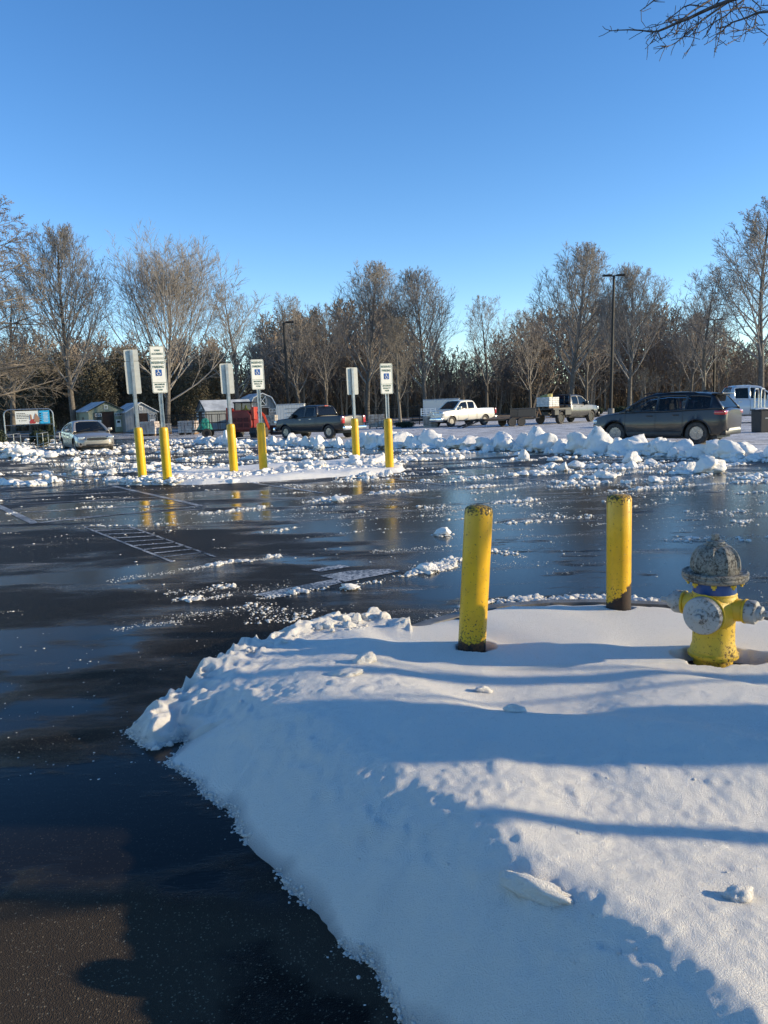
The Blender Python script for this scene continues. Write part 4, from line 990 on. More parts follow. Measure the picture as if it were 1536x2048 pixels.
# --- silver sedan
sx = 2.41
sedan = dict(paint=M['silver'], W=1.83, H=1.46, R=.33, wheels=(1.50, -1.36), rnd=.42, crown=.05, sm=.16, arch=1.12, tw=.21,
    body=[(-sx, .30, .92, .70), (-2.2, .24, 1.02, .80), (-1.6, .20, 1.0, .905), (-.6, .18, .96, .915), (.6, .18, .93, .915), (1.0, .18, .93, .91), (1.6, .2, .84, .90), (2.1, .22, .72, .84), (2.3, .24, .64, .76), (sx, .28, .58, .62)],
    roof=[(-2.05, 1.02, .60), (-1.5, 1.24, .60), (-1.0, 1.38, .61), (-.4, 1.45, .62), (.1, 1.46, .62), (.45, 1.39, .63), (1.25, .96, .72)],
    ws=(1.22, .38), rw=(-2.0, -1.05), windows=[(-1.35, -.62), (-.5, .42), (.5, .86)], mirror=.75, seams=(-1.0, -.1, .95), handles=(-.75, .2), seatx=(.0,), seats=True, wsglass=M['darkglass'],
    extras=[('headlight', M['lens'], lamp_pair(2.10, .655, .665, .36, .26, .13)), ('headlight', M['lens'], lamp_pair(2.10, -.655, .665, .36, .26, .13)),
            ('grille', M['black'], lambda m, e: (m.prism([(.47 * math.cos(a) , .085 * math.sin(a) * (1 + .25 * math.cos(2 * a))) for a in [2 * PI * k / 24 for k in range(24)]], .03, T((2.385, 0, .615)) @ RZ(PI / 2) @ RX(PI / 2)))),
            ('grille_surround', M['chrome'], lambda m, e: m.tube([(2.405, .49 * math.cos(a), .615 + .095 * math.sin(a) * (1 + .25 * math.cos(2 * a))) for a in [2 * PI * k / 32 for k in range(33)]], .013, 6)),
            ('lower_grille', M['black'], lambda m, e: m.box((2.385, 0, .345), (.08, 1.02, .10), None, .03)),
            ('fog_light', M['black'], lambda m, e: m.box((2.20, .66, .40), (.22, .20, .11), None, .04)), ('fog_light', M['black'], lambda m, e: m.box((2.20, -.66, .40), (.22, .20, .11), None, .04)),
            ('wiper', M['black'], lambda m, e: (m.tube([(1.2, .1, 1.0), (1.02, .62, 1.10)], .012, 5), m.tube([(1.2, -.5, 1.0), (1.05, .0, 1.10)], .012, 5))),
            ('tail_light', M['redlens'], lamp_pair(-2.28, .66, .86, .2, .3, .14)), ('tail_light', M['redlens'], lamp_pair(-2.28, -.66, .86, .2, .3, .14))])
x, y = gp(182, 900); vehicle('parked_car', 'silver saloon car facing the camera, parked by the cart shelter', 'car', at(166, 38), 38.2, math.atan2(-.80, .50), sedan)
# --- grey SUV
def suv_ex():
    ex = []
    for s in (1, -1):
        ex.append(('tail_light', M['redlens'], lambda m, e, s=s: m.box((-2.10, s * .70, 1.00), (.36, .40, .15), T((0, 0, 0)), .05)))
        ex.append(('headlight', M['lens'], lambda m, e, s=s: m.box((2.11, s * .70, .76), (.2, .26, .16), None, .04)))
        ex.append(('roof_rail', M['black'], lambda m, e, s=s: m.tube([(-1.35, s * .60, 1.62), (-1.2, s * .60, 1.665), (.2, s * .60, 1.69), (.45, s * .60, 1.66)], .018, 6)))
        def arches(m, e, s=s):
            for wx in (1.38, -1.38): m.tube([(wx + .445 * math.cos(a), s * .898, .36 + .445 * math.sin(a)) for a in [PI * k / 20 for k in range(21)]], .032, 8)
            m.box((0, s * .905, .34), (1.85, .06, .16), None, .02)
        ex.append(('cladding', M['black'], arches))
        ex.append(('window_trim', M['chrome'], lambda m, e, s=s: m.tube([(1.05, s * .765, 1.07), (.62, s * .735, 1.27), (.2, s * .70, 1.46), (-.4, s * .685, 1.525), (-1.0, s * .69, 1.50), (-1.5, s * .715, 1.36), (-1.85, s * .74, 1.16)], .012, 6)))
    ex.append(('light_bar', M['redlens'], lambda m, e: m.box((-2.225, 0, 1.03), (.05, 1.2, .04), None, .01)))
    ex.append(('number_plate', M['signwhite'], lambda m, e: m.box((-2.262, 0, .90), (.02, .32, .16), None, .005)))
    ex.append(('rear_bumper', M['black'], lambda m, e: (m.box((-2.16, 0, .36), (.22, 1.5, .16), None, .04),)))
    ex.append(('skid_plate', M['alu'], lambda m, e: m.prism([(-.62, .42), (.62, .42), (.5, .50), (-.5, .50)], .02, T((-2.28, 0, 0)) @ RZ(-PI / 2) @ RX(PI / 2))))
    ex.append(('spoiler', M['suvpaint'], lambda m, e: m.box((-1.93, 0, 1.60), (.36, 1.24, .045), None, .02)))
    ex.append(('aerial', M['black'], lambda m, e: m.box((-1.35, 0, 1.70), (.2, .04, .08), None, .015, .4)))
    ex.append(('steering_wheel', M['black'], lambda m, e: m.tube([(.55 + .06 * math.sin(a), .38 + .17 * math.cos(a), 1.05 + .16 * math.sin(a)) for a in [2 * PI * k / 20 for k in range(21)]], .018, 6)))
    return ex
suv = dict(paint=M['suvpaint'], cabpaint=M['blackpaint'], W=1.86, H=1.66, R=.36, wheels=(1.38, -1.38), rnd=.30, crown=.05, sm=.14, arch=1.2, scale=1.0, tw=.23,
    body=[(-2.28, .42, 1.08, .84), (-2.1, .30, 1.15, .91), (-1.4, .24, 1.13, .93), (-.4, .22, 1.08, .93), (.7, .22, 1.08, .93), (1.2, .24, 1.06, .925), (1.7, .26, 1.01, .91), (2.1, .30, .93, .86), (2.28, .40, .82, .74)],
    roof=[(-2.18, 1.13, .64), (-2.0, 1.36, .63), (-1.86, 1.55, .62), (-1.5, 1.62, .63), (-.6, 1.66, .64), (.1, 1.65, .64), (.42, 1.56, .65), (1.22, 1.07, .74)],
    ws=(1.17, .36), rw=(-2.16, -1.84), windows=[(-1.75, -1.1), (-1.0, -.12), (-.02, .95)], wglass=[M['darkglass'], M['glass'], M['glass']], mirror=.82, seams=(-.95, -.05, 1.0), handles=(-.72, .15), seatx=(-.05, -.98), extras=suv_ex(), rglass=M['darkglass'], handlemat=M['blackpaint'])
rx_, ry_ = 11.15, 26.8; fx_, fy_ = 9.13, 28.6
hd = math.atan2(fy_ - ry_, fx_ - rx_); vehicle('parked_car', 'dark grey SUV seen from behind its left side, parked beyond the snow windrow', 'SUV', (rx_ + fx_) / 2, (ry_ + fy_) / 2, hd, suv, None, 1.05)
# --- pickups
def pickup(paint, glass, H=1.93, plate=True, grille=M['chrome'], rim=M['rim'], flat=False, bumper=M['chrome'], trimmat=None):
    ex = []
    for s in (1, -1):
        if not flat: ex.append(('tail_light', M['redlens'], lambda m, e, s=s: m.box((-2.90, s * .90, 1.08), (.14, .20, .40), None, .02)))
        ex.append(('headlight', M['lens'], lambda m, e, s=s: m.box((2.72, s * .78, .98), (.2, .32, .22), None, .03)))
        for wx in ((1.85, -1.75) if not flat else (1.85,)): ex.append(('wheel_lip', paint, lambda m, e, s=s, wx=wx: m.tube([(wx + .47 * math.cos(a), s * .962, .40 + .47 * math.sin(a)) for a in [PI * k / 20 for k in range(21)]], .026, 8)))
    ex.append(('grille', M['black'], lambda m, e: (m.box((2.80, 0, .93), (.06, 1.1, .34), None, .02),)))
    ex.append(('grille_bars', grille, lambda m, e: (m.box((2.84, 0, .93), (.03, 1.12, .05), None, .01), m.box((2.84, 0, .93), (.03, .06, .36), None, .01), m.tube([(2.83, -.57, .76), (2.83, -.57, 1.1), (2.83, .57, 1.1), (2.83, .57, .76), (2.83, -.57, .76)], .025, 6))))
    ex.append(('front_bumper', bumper, lambda m, e: m.box((2.86, 0, .56), (.2, 1.9, .26), None, .05)))
    if not flat:
        ex.append(('rear_bumper', bumper, lambda m, e: m.box((-3.0, 0, .60), (.2, 1.86, .22), None, .04)))
        ex.append(('tailgate_handle', M['chrome'], lambda m, e: m.box((-2.93, 0, 1.16), (.03, .26, .08), None, .01)))
        ex.append(('tailgate_line', M['black'], lambda m, e: (m.box((-2.925, 0, .80), (.02, 1.5, .02)), m.box((-2.925, .78, 1.05), (.02, .015, .5)), m.box((-2.925, -.78, 1.05), (.02, .015, .5)))))
        ex.append(('number_plate', M['signwhite'], lambda m, e: m.box((-3.105, 0, .63), (.02, .3, .15))))
    ex.append(('brake_light', M['redlens'], lambda m, e: m.box((-.78, 0, H - .02), (.04, .3, .05))))
    bodyl = [(-2.92, .62, 1.30, .93), (-2.6, .50, 1.31, .97), (-.9, .44, 1.31, .985), (.2, .42, 1.28, .985), (1.2, .44, 1.25, .98), (2.0, .46, 1.22, .97), (2.6, .50, 1.16, .93), (2.84, .55, 1.06, .86)]
    if flat: bodyl = [(-.95, .50, 1.28, .93), (-.8, .44, 1.31, .985)] + bodyl[3:]
    d = dict(paint=paint, W=1.97, H=H, R=.40, wheels=(1.85, -1.75) if not flat else (1.85,), rnd=.10, crown=.04, sm=.06, arch=1.17, tw=.27, rimf=.6, spokes=6, rimmat=rim, body=bodyl,
        roof=[(-.86, 1.30, .74), (-.80, 1.55, .74), (-.68, H - .08, .73), (-.5, H - .01, .74), (.3, H, .75), (.75, H - .06, .75), (1.55, 1.26, .84)],
        ws=(1.5, .70), rw=(-.86, -.66), windows=[(-.58, .12), (.22, 1.12)], mirror=1.05, msize=(.12, .22, .26), seams=(.17, 1.2) if flat else (-.72, -.84, .17, 1.2), handles=(-.35, .5), seatx=(.35, -.45), extras=ex, wglass=[glass, glass], wsglass=glass, rglass=glass, mirrormat=trimmat or paint, handlemat=bumper)
    if not flat: d['bed'] = (-2.84, -.95, .86, 1.62)
    return d
# black pickup: nose to the left-back, tail to the right
bx, by = at(636, 45), 44.3
hd = math.atan2(2.6, -3.1)
vehicle('pickup_truck', 'black crew-cab pickup seen from its rear left corner, behind the snow row', 'pickup truck', bx, by, hd, pickup(M['blackpaint'], M['darkglass'], rim=M['rim']), None, .95)
# white pickup: nose to the left, slightly towards camera
vehicle('pickup_truck', 'cream white crew-cab pickup facing left towards the camera, in front of the white box trailer', 'pickup truck', at(920, 59.5), 59.3, math.atan2(-2.5, -3.0), pickup(M['whitepaint'], M['darkglass'], grille=M['chrome']), None, 1.0)
# right hand pale truck, nose to the right
vehicle('pickup_truck', 'pale silver pickup partly cut off at the right edge, beyond the grey SUV', 'pickup truck', at(1482, 45), 45.0, math.atan2(-.12, 1), pickup(M['vanpaint'], M['darkglass'], H=2.0, trimmat=M['white']), None, 1.06)
# grey flatbed pickup
gx_, gy_ = at(1132, 58), 58.0; ghd = math.radians(44)
gt = vehicle('pickup_truck', 'dark grey pickup with a flat service bed, facing right, hitched to the equipment trailer', 'pickup truck', gx_, gy_, ghd, pickup(M['greypaint'], M['darkglass'], rim=M['darkrim'], flat=True, bumper=M['black']), None, 1.06)
m = MB(); m.box((-2.05, 0, 1.02), (2.2, 2.1, .12)); m.box((-1.9, 0, .72), (2.0, .9, .25)); m.build('flat_bed', M['black'], gt)
for s in (1, -1):
    m = MB(); m.box((-1.35, s * .92, .78), (.75, .28, .38), None, .02); m.box((-2.75, s * .92, .78), (.5, .28, .34), None, .02); m.build('tool_box', M['greypaint'], gt)
    m = MB(); m.tube([(-2.0 + .50 * math.cos(a), s * .96, .42 + .50 * math.sin(a)) for a in [PI * k / 16 for k in range(17)]], .05, 6); m.build('wheel_guard', M['greypaint'], gt)
m = MB(); [m.tube([(-1.0, yy, 1.08), (-1.0, yy, 1.92)], .035, 6) for yy in (-.95, -.5, .5, .95)]; m.tube([(-1.0, -.98, 1.92), (-1.0, .98, 1.92)], .04, 6); m.tube([(-1.0, -.95, 1.5), (-1.0, .95, 1.5)], .03, 6); m.build('headache_rack', M['black'], gt)
wh0 = [c for c in gt.children if c.name.startswith('wheel') and not c.name.startswith('wheel_')][:2]
for w0 in wh0:
    c = copy_tree(w0, gt); c.location = (-3.85, 0, 0)
# pallet of bags on the bed, its own things
pb = empty('pallet_of_bags', (gx_ - 2.25 * math.cos(ghd) * 1.06, gy_ - 2.25 * math.sin(ghd) * 1.06, 1.15), ghd, 'white wrapped pallet load standing on the flat bed of the grey pickup', 'pallet load')
m = MB(); [m.box((0, yy, .02), (1.3, .12, .1)) for yy in (-.5, 0, .5)]; m.box((0, 0, .09), (1.35, 1.15, .03)); m.build('pallet', M['wood'], pb)
m = MB()
for k in range(5):
    for i in range(3): m.box((-.42 + .42 * i, (rng.random() - .5) * .03, .17 + .135 * k), (.42, 1.1, .14), None, .03)
m.build('bag_stack', simple('white_feed_bags', (.60, .60, .58), .6, 0, .3, 5), pb, True)
yb = empty('sack', (pb.location.x, pb.location.y, 1.15 + .78), ghd + .2, 'yellowish crumpled sack lying on top of the white pallet load', 'sack')
Vp, Fp = P_BIG[2]; o = link('sack_body', npmesh('sack_body', Vp * np.array([.5, .38, .32]), Fp), simple('yellow_sack', (.42, .36, .12), .8, 0, .3, 6), yb, True)

# equipment trailer behind the grey pickup with ramps down
tx, ty = at(1003, 54), 54.0; trl = empty('equipment_trailer', (tx, ty, 0), math.radians(14), 'low flat equipment trailer with its loading ramps down, in front of the cream pickup', 'trailer'); trl.scale = (.8,) * 3
m = MB()
for s in (1, -1): m.box((.3, s * .95, .62), (4.6, .1, .16))
for k in range(8): m.box((-1.8 + .6 * k, 0, .60), (.08, 1.85, .1))
m.tube([(2.6, .9, .62), (3.6, 0, .68)], .06, 6); m.tube([(2.6, -.9, .62), (3.6, 0, .68)], .06, 6); m.build('chassis', M['frame'], trl)
m = MB(); m.box((.3, 0, .70), (4.6, 1.8, .05)); m.build('deck', M['wood'], trl)
for s in (.62, -.62):
    m = MB(); Mr = T((-2.0, s, .70)) @ RY(math.radians(-19))
    for q in (-.16, .16): m.box((-.95, q, 0), (1.95, .05, .08), Mr)
    for k in range(8): m.box((-.12 - .24 * k, 0, 0), (.05, .34, .04), Mr)
    m.build('ramp', M['frame'], trl)
for s in (1, -1):
    for wx in (.5, 1.35):
        m = MB(); Mx = T((wx, s * 1.08, .38)) @ RX(-PI / 2 * s); m.lathe([(.2, -.1), (.36, -.1), (.38, -.07), (.38, .07), (.36, .1), (.2, .09)], 28, Mx); wh = m.build('wheel', M['rubber'], trl, True)
        m = MB(); m.lathe([(.2, .06), (.17, .085), (.16, .04), (.06, .03), (.05, .08), (.0005, .08)], 20, Mx); m.build('rim', M['rim'], wh, True)
m = MB(); m.box((2.0, 0, 1.12), (1.7, 1.7, .7), None, .03); m.box((2.0, 0, 1.5), (1.75, 1.76, .06)); m.build('tool_chest', M['black'], trl)
m = MB(); m.tube([(2.9, -.8, .7), (3.15, -.7, 1.5), (3.7, 0, .9)], .05, 6); m.tube([(2.9, .8, .7), (3.15, .7, 1.5), (3.7, 0, .9)], .05, 6); m.build('tongue_brace', M['wood'], trl)

# small low trailer / ramps left of it
lt = empty('flatbed_trailer', (at(862, 62), 61.5, 0), math.radians(3), 'low dark flatbed trailer parked left of the cream pickup nose', 'trailer')
m = MB(); m.box((0, 0, .55), (3.4, 1.9, .12)); m.tube([(-1.7, -.9, .9), (1.7, -.9, .9)], .03, 6); [m.tube([(q, -.9, .6), (q, -.9, .9)], .03, 6) for q in (-1.6, -.8, 0, .8, 1.6)]; m.build('deck', M['frame'], lt)
for s in (1, -1):
    m = MB(); m.lathe([(.18, -.1), (.34, -.1), (.36, 0), (.34, .1), (.18, .1), (.17, .02), (.0005, .02)], 24, T((0, s * 1.05, .36)) @ RX(-PI / 2 * s)); m.build('wheel', M['rubber'], lt, True)

# white box trailer and white crate
bt = empty('box_trailer', (at(884, 72), 72.5, 0), math.radians(-8), 'white enclosed box trailer behind the cream white pickup', 'trailer')
m = MB(); m.box((0, 0, 1.28), (3.3, 2.0, 1.75), None, .04); m.build('cargo_body', M['vanpaint'], bt)
m = MB(); m.box((0, 0, 2.19), (3.34, 2.04, .05)); m.build('roof', M['roof'], bt)
m = MB(); m.box((1.69, 0, 1.3), (.02, 1.8, 1.55)); m.tube([(1.72, .2, .6), (1.72, .2, 2.0)], .02, 6); m.build('rear_door', M['whitesiding'], bt)
for s in (1, -1):
    m = MB(); m.lathe([(.18, -.1), (.34, -.1), (.36, 0), (.34, .1), (.18, .1), (.17, .02), (.0005, .02)], 24, T((0, s * 1.02, .36)) @ RX(-PI / 2 * s)); m.build('wheel', M['rubber'], bt, True)
wc = empty('slatted_crate', (at(856, 58), 58, .85), 0, 'white slatted plastic crate raised on a stack beside the cream pickup', 'crate')
m = MB(); [m.box((0, -.2, .06 + .16 * k), (1.1, .05, .055)) for k in range(4)]; [m.box((q, -.2, .3), (.06, .06, .58)) for q in (-.52, -.17, .17, .52)]; [m.box((0, .4, .06 + .16 * k), (1.1, .05, .055)) for k in range(4)]; m.box((-.52, .1, .3), (.05, .6, .5)); m.box((.52, .1, .3), (.05, .6, .5)); m.build('slats', M['white'], wc)
gs = empty('stack', (at(860, 58.2), 58.2, 0), 0, 'grey stack of stone under the white slatted crate', 'stack')
m = MB(); [m.box(((rng.random() - .5) * .05, 0, .07 + .17 * k), (1.05, .9, .16), None, .02) for k in range(5)]; m.build('stone_layers', M['stone'], gs)

# ------------------------------------------------------------------ sheds
def shed(px0, px1, dep, hw, hp, ln, rz, name, label, wall, roof, trim, fasc, kind='gable', door='double', door_side=0, windows=True, poster=True):
    x = at((px0 + px1) / 2, dep); W_ = (px1 - px0) * dep / FPX / max(.5, math.cos(rz + math.atan2(x, dep))) if abs(rz) < 1 else 2.6; r = empty(name, (x, dep, 0), rz, label, 'shed', 'garden sheds on display')
    h2 = W_ / 2
    outl = [(-h2, 0), (h2, 0), (h2, hw), (0, hp), (-h2, hw)] if kind == 'gable' else [(-h2, 0), (h2, 0), (h2, hw), (h2 * .66, hw + (hp - hw) * .68), (0, hp), (-h2 * .66, hw + (hp - hw) * .68), (-h2, hw)]
    m = MB(); m.prism(outl, ln, T((0, ln, 0)) @ MXZ); m.build('walls', wall, r)
    top = outl[2:]
    m = MB()
    for a, b in zip(top[:-1], top[1:]):
        d = Vector((b[0] - a[0], b[1] - a[1])).normalized(); nn_ = Vector((d.y, -d.x)); 
        if nn_.y < 0: nn_ = -nn_
        ext = .18 if a is top[0] else 0; ext2 = .18 if b is top[-1] else 0
        a2 = (a[0] - d.x * ext, a[1] - d.y * ext); b2 = (b[0] + d.x * ext2, b[1] + d.y * ext2)
        m.prism([(a2[0] + nn_.x * .01, a2[1] + nn_.y * .01), (b2[0] + nn_.x * .01, b2[1] + nn_.y * .01), (b2[0] + nn_.x * .09, b2[1] + nn_.y * .09), (a2[0] + nn_.x * .09, a2[1] + nn_.y * .09)], ln + .3, T((0, ln + .15, 0)) @ MXZ)
    m.build('roof', roof, r)
    m = MB()
    for a, b in zip(top[:-1], top[1:]): m.tube([(a[0], -.19, a[1] + .03), (b[0], -.19, b[1] + .03)], .05, 4)
    m.build('fascia', fasc, r)
    dh = min(hw - .15, 2.1); dx = door_side
    m = MB(); m.box((dx, -.02, dh / 2 + .03), (1.15 if door == 'double' else 1.7, .05, dh)); op = m.build('doorway', M['door_shade'], r)  # flat dark panel on the wall, painted as the shade inside the doorway
    m = MB(); m.tube([(dx - .62, -.06, 0), (dx - .62, -.06, dh + .06), (dx + .62, -.06, dh + .06), (dx + .62, -.06, 0)], .05, 4); m.build('door_frame', trim, op)
    # opened door leaf folded back on the wall, with a glazed top
    for s in ((1,) if door == 'single' else (1, -1)):
        cx = dx + s * 1.0; 
        if abs(cx) + .4 > h2: cx = s * (h2 - .42)
        m = MB(); m.box((cx, -.09, dh / 2 + .04), (.78, .06, dh - .06)); lf = m.build('door_leaf', trim if s < 0 else wall, r)
        m = MB(); m.box((cx, -.13, dh - .25), (.62, .02, .28)); wn_ = m.build('door_window', M['black'], lf)
        m = MB(); [m.box((cx + q, -.15, dh - .25), (.035, .02, .3)) for q in (-.31, -.15, 0, .15, .31)]; m.box((cx, -.15, dh - .39), (.66, .02, .035)); m.box((cx, -.15, dh - .11), (.66, .02, .035)); m.build('glazing_bars', M['white'], wn_)
        if poster:
            m = MB(); m.box((cx, -.13, dh * .45), (.5, .02, .75)); ps = m.build('poster', M['white'], lf)
            m = MB(); m.box((cx, -.145, dh * .52), (.3, .01, .22)); m.build('poster_picture', M['seat'] if s > 0 else M['skin'], ps)
    if kind == 'gable':
        m = MB(); m.box((0, -.03, hw + (hp - hw) * .42), (.36, .05, .42)); v = m.build('gable_vent', M['white'], r); m = MB(); m.box((0, -.06, hw + (hp - hw) * .42), (.24, .02, .3)); m.build('vent_louvre', wall, v)
    else:
        zz = hw + (hp - hw) * .45; m = MB(); m.box((0, -.03, zz), (.75, .04, .95)); v = m.build('loft_door', M['shed_dark'], r)
        m = MB(); m.tube([(-.36, -.07, zz - .46), (.36, -.07, zz - .46), (.36, -.07, zz + .46), (-.36, -.07, zz + .46), (-.36, -.07, zz - .46)], .045, 4); m.tube([(-.36, -.07, zz - .46), (.36, -.07, zz + .46)], .035, 4); m.tube([(.36, -.07, zz - .46), (-.36, -.07, zz + .46)], .035, 4); m.build('cross_brace', M['white'], v)
    if windows:
        m = MB(); m.box((-h2 - .02, ln * .45, hw * .55), (.05, .5, .9)); m.build('side_window', M['black'], r)
    return r
shed(180, 246, 80, 2.25, 3.15, 4.6, math.radians(36), 'garden_shed', 'sage green gabled shed with dark door and white vent, behind the silver car', M['shed_green'], M['roof'], M['shed_dark'], M['shed_dark'], door_side=.15)
shed(252, 313, 81, 2.0, 2.95, 4.0, math.radians(36), 'garden_shed', 'grey gabled shed with white trim, right of the sage green one', M['shed_grey'], M['roof'], M['white'], M['white'], door='single', door_side=.1)
cs = shed(397, 432, 70, 1.9, 2.75, 4.4, math.radians(-60), 'garden_shed', 'slate shed turned side-on with a pale roof, left of the red loader', M['shed_slate'], M['roof'], M['shed_dark'], M['shed_dark'], poster=True); cs.location = (at(404, 71), 71.0, 0)
shed(499, 552, 76, 2.1, 3.35, 4.2, math.radians(26), 'barn_shed', 'small grey barn-style shed with white trim and crossed loft door', M['shed_slate'], M['roof'], M['white'], M['white'], kind='barn', door_side=0)
st = empty('storage_container', (at(582, 70), 70, 0), math.radians(3), 'low white storage container beside the barn-style shed, behind the black pickup', 'container')
m = MB(); m.box((0, 0, 1.1), (2.5, 2.2, 2.1), None, .03); m.build('walls', M['whitesiding'], st); m = MB(); m.box((0, 0, 2.19), (2.56, 2.26, .06)); m.build('roof', M['roof'], st)
m = MB(); [m.box((.25 + .0, -1.12, 1.1 + .35 * k), (1.1, .02, .06)) for k in range(3)]; m.build('slat_panel', M['shed_grey'], st)

# pallets of wrapped blocks
def pallet(px, dep, w_, h_, label, mat='block'):
    r = empty('block_pallet', (at(px, dep), dep, 0), random.Random(px).uniform(-.2, .2), label, 'pallet', 'pallets of stone and block')
    m = MB(); [m.box((q, 0, .06), (.1, 1.0, .1)) for q in (-w_ * .42, 0, w_ * .42)]; m.box((0, 0, .13), (w_, 1.0, .03)); m.build('pallet', M['wood'], r)
    m = MB(); nx_ = 5; nz_ = max(3, int(h_ / .2)); g = random.Random(px + 1)
    for i in range(nx_):
        for k in range(nz_):
            for j in range(3): m.box((-w_ / 2 + w_ * (i + .5) / nx_ + g.uniform(-.015, .015), -.33 + .33 * j, .15 + (h_ - .15) * (k + .5) / nz_), (w_ / nx_ * g.uniform(.88, .97), .31, (h_ - .15) / nz_ * g.uniform(.85, .97)))
    m.build('block_stack', M[mat], r, bevel=.01); return r
pallet(298, 62, 1.25, 1.15, 'wrapped pallet of reddish blocks just left of the van accessible sign post')
pallet(375, 62, 1.4, 1.1, 'wrapped pallet of pinkish blocks between the sign posts, left of the trailer')
pallet(539, 57, 1.0, 1.35, 'pallet of pale stone between the red loader and the black pickup', 'stone')
pallet(752, 60, 1.25, 1.1, 'pallet of stacked rubble stone right of the black pickup tailgate', 'stone')
pallet(330, 66, .9, .9, 'small grey pallet stack behind the van accessible sign post', 'stone')

# cage trailer with teal load
ct_ = empty('cage_trailer', (at(420, 52), 52, 0), math.radians(6), 'black open cage trailer left of the red loader', 'trailer')
m = MB(); m.box((0, 0, .5), (2.3, 1.5, .1))
for q in np.linspace(-1.1, 1.1, 5):
    for yy in (-.7, .7): m.tube([(q, yy, .5), (q, yy, 1.55)], .025, 5)
for yy in (-.7, .7):
    for zz in (1.55, 1.0): m.tube([(-1.1, yy, zz), (1.1, yy, zz)], .022, 5)
m.tube([(1.1, 0, .45), (2.2, 0, .45)], .04, 6); m.build('cage', M['frame'], ct_)
for s in (1, -1):
    m = MB(); m.lathe([(.16, -.1), (.30, -.1), (.32, 0), (.30, .1), (.16, .1), (.15, .02), (.0005, .02)], 24, T((-.2, s * .9, .32)) @ RX(-PI / 2 * s)); m.build('wheel', M['rubber'], ct_, True)
Vp, Fp = P_BIG[4]; o = link('tarpaulin', npmesh('tarpaulin', Vp * np.array([.42, .45, .62]), Fp), M['teal'], None, False); o.location = (at(407, 52.2), 52.1, .68); tag(o, 'teal green tarpaulin bundle loaded in the black cage trailer', 'tarpaulin')

# ------------------------------------------------------------------ red compact track loader
sk = empty('track_loader', (at(491, 47.6), 47.6, 0), math.radians(168), 'red compact track loader seen from behind, between the sign posts', 'loader')
m = MB(); m.prism([(-.72, .42), (.72, .42), (.78, .70), (.76, 1.35), (.55, 1.62), (-.55, 1.62), (-.76, 1.35), (-.78, .70)], 1.3, T((0, .7, 0)) @ MXZ); m.build('chassis', M['darkred'], sk)
m = MB(); m.prism([(-.62, .55), (.62, .55), (.70, .8), (.68, 1.40), (.5, 1.62), (-.5, 1.62), (-.68, 1.40), (-.70, .8)], .25, T((0, .94, 0)) @ MXZ); rd_ = m.build('engine_door', M['darkred'], sk, bevel=.02)
m = MB()
for i in range(3):
    for k in range(2): m.box((-.40 + .40 * i, .955, .82 + .32 * k), (.32, .03, .24))
m.build('grille_louvres', simple('dark_red_grille', (.10, .012, .01), .7), rd_)
m = MB(); m.box((0, .1, 1.55), (1.2, 1.1, .3), None, .06); m.build('hood', M['orange'], sk)
# cab
m = MB()
for sx_ in (-.55, .55):
    for sy_ in (-.75, .35): m.tube([(sx_, sy_, 1.3), (sx_ * .95, sy_, 2.12)], .05, 4)
m.box((0, -.2, 2.16), (1.25, 1.25, .09), None, .03); m.box((0, -.2, 1.45), (1.15, 1.1, .3)); m.build('cab_frame', M['black'], sk)
m = MB(); m.box((0, .34, 1.85), (.98, .02, .5)); m.build('rear_window', M['glass'], sk)
for s in (1, -1):
    m = MB(); m.prism([(-.95, .12), (.95, .12), (1.15, .35), (.95, .62), (-.95, .62), (-1.15, .35)], .38, T((s * .80 - .19, 0, 0)) @ RZ(PI / 2) @ RX(PI / 2)); 
    for k in range(14):
        m.box((s * .80, -.95 + .145 * k, .10), (.38, .05, .05)); m.box((s * .80, -.95 + .145 * k, .64), (.38, .05, .05))
    m.build('track', M['rubber'], sk)
    m = MB(); m.box((s * .78, .62, 1.50), (.22, .5, .75), None, .04)
    m.tube([(s * .78, .7, 1.75), (s * .78, .1, 1.78), (s * .80, -.9, 1.35), (s * .80, -1.45, .75), (s * .78, -1.7, .45)], .11, 4); m.build('lift_arm', M['orange'], sk, bevel=.015)
m = MB(); m.prism([(-.1, .0), (.75, .0), (.7, .08), (.1, .15), (.0, .6), (-.1, .6)], 1.8, T((-.9, -1.75, .12)) @ RZ(-PI / 2) @ RX(PI / 2) ); m.build('bucket', M['black'], sk)

mp = empty('person', (sk.location.x, sk.location.y + .15, 1.35), math.radians(168), 'loader driver in a yellow high-visibility jacket seated in the red loader cab', 'person'); sk.scale = (1.02,) * 3
bmx = bmesh.new(); pts_ = [(0, 0, .0), (0, 0, .22), (0, 0, .40), (0, -.01, .50), (0, -.02, .60), (0, -.02, .70), (.19, 0, .38), (.25, -.12, .18), (.2, -.36, .14), (-.19, 0, .38), (-.25, -.12, .18), (-.2, -.36, .14)]
vv = [bmx.verts.new(p) for p in pts_]
for a, b in ((0, 1), (1, 2), (2, 3), (3, 4), (4, 5), (2, 6), (6, 7), (7, 8), (2, 9), (9, 10), (10, 11)): bmx.edges.new((vv[a], vv[b]))
me = bpy.data.meshes.new('body'); bmx.to_mesh(me); bmx.free(); po = link('body', me, M['hazel'], mp)
sm_ = po.modifiers.new('skin', 'SKIN'); lay = me.skin_vertices[0].data
for i, r_ in enumerate([.15, .16, .15, .055, .085, .06, .075, .06, .04, .075, .06, .04]): lay[i].radius = (r_, r_ * .8)
lay[0].use_root = True; po.modifiers.new('sub', 'SUBSURF').levels = 1; po.modifiers['sub'].render_levels = 1

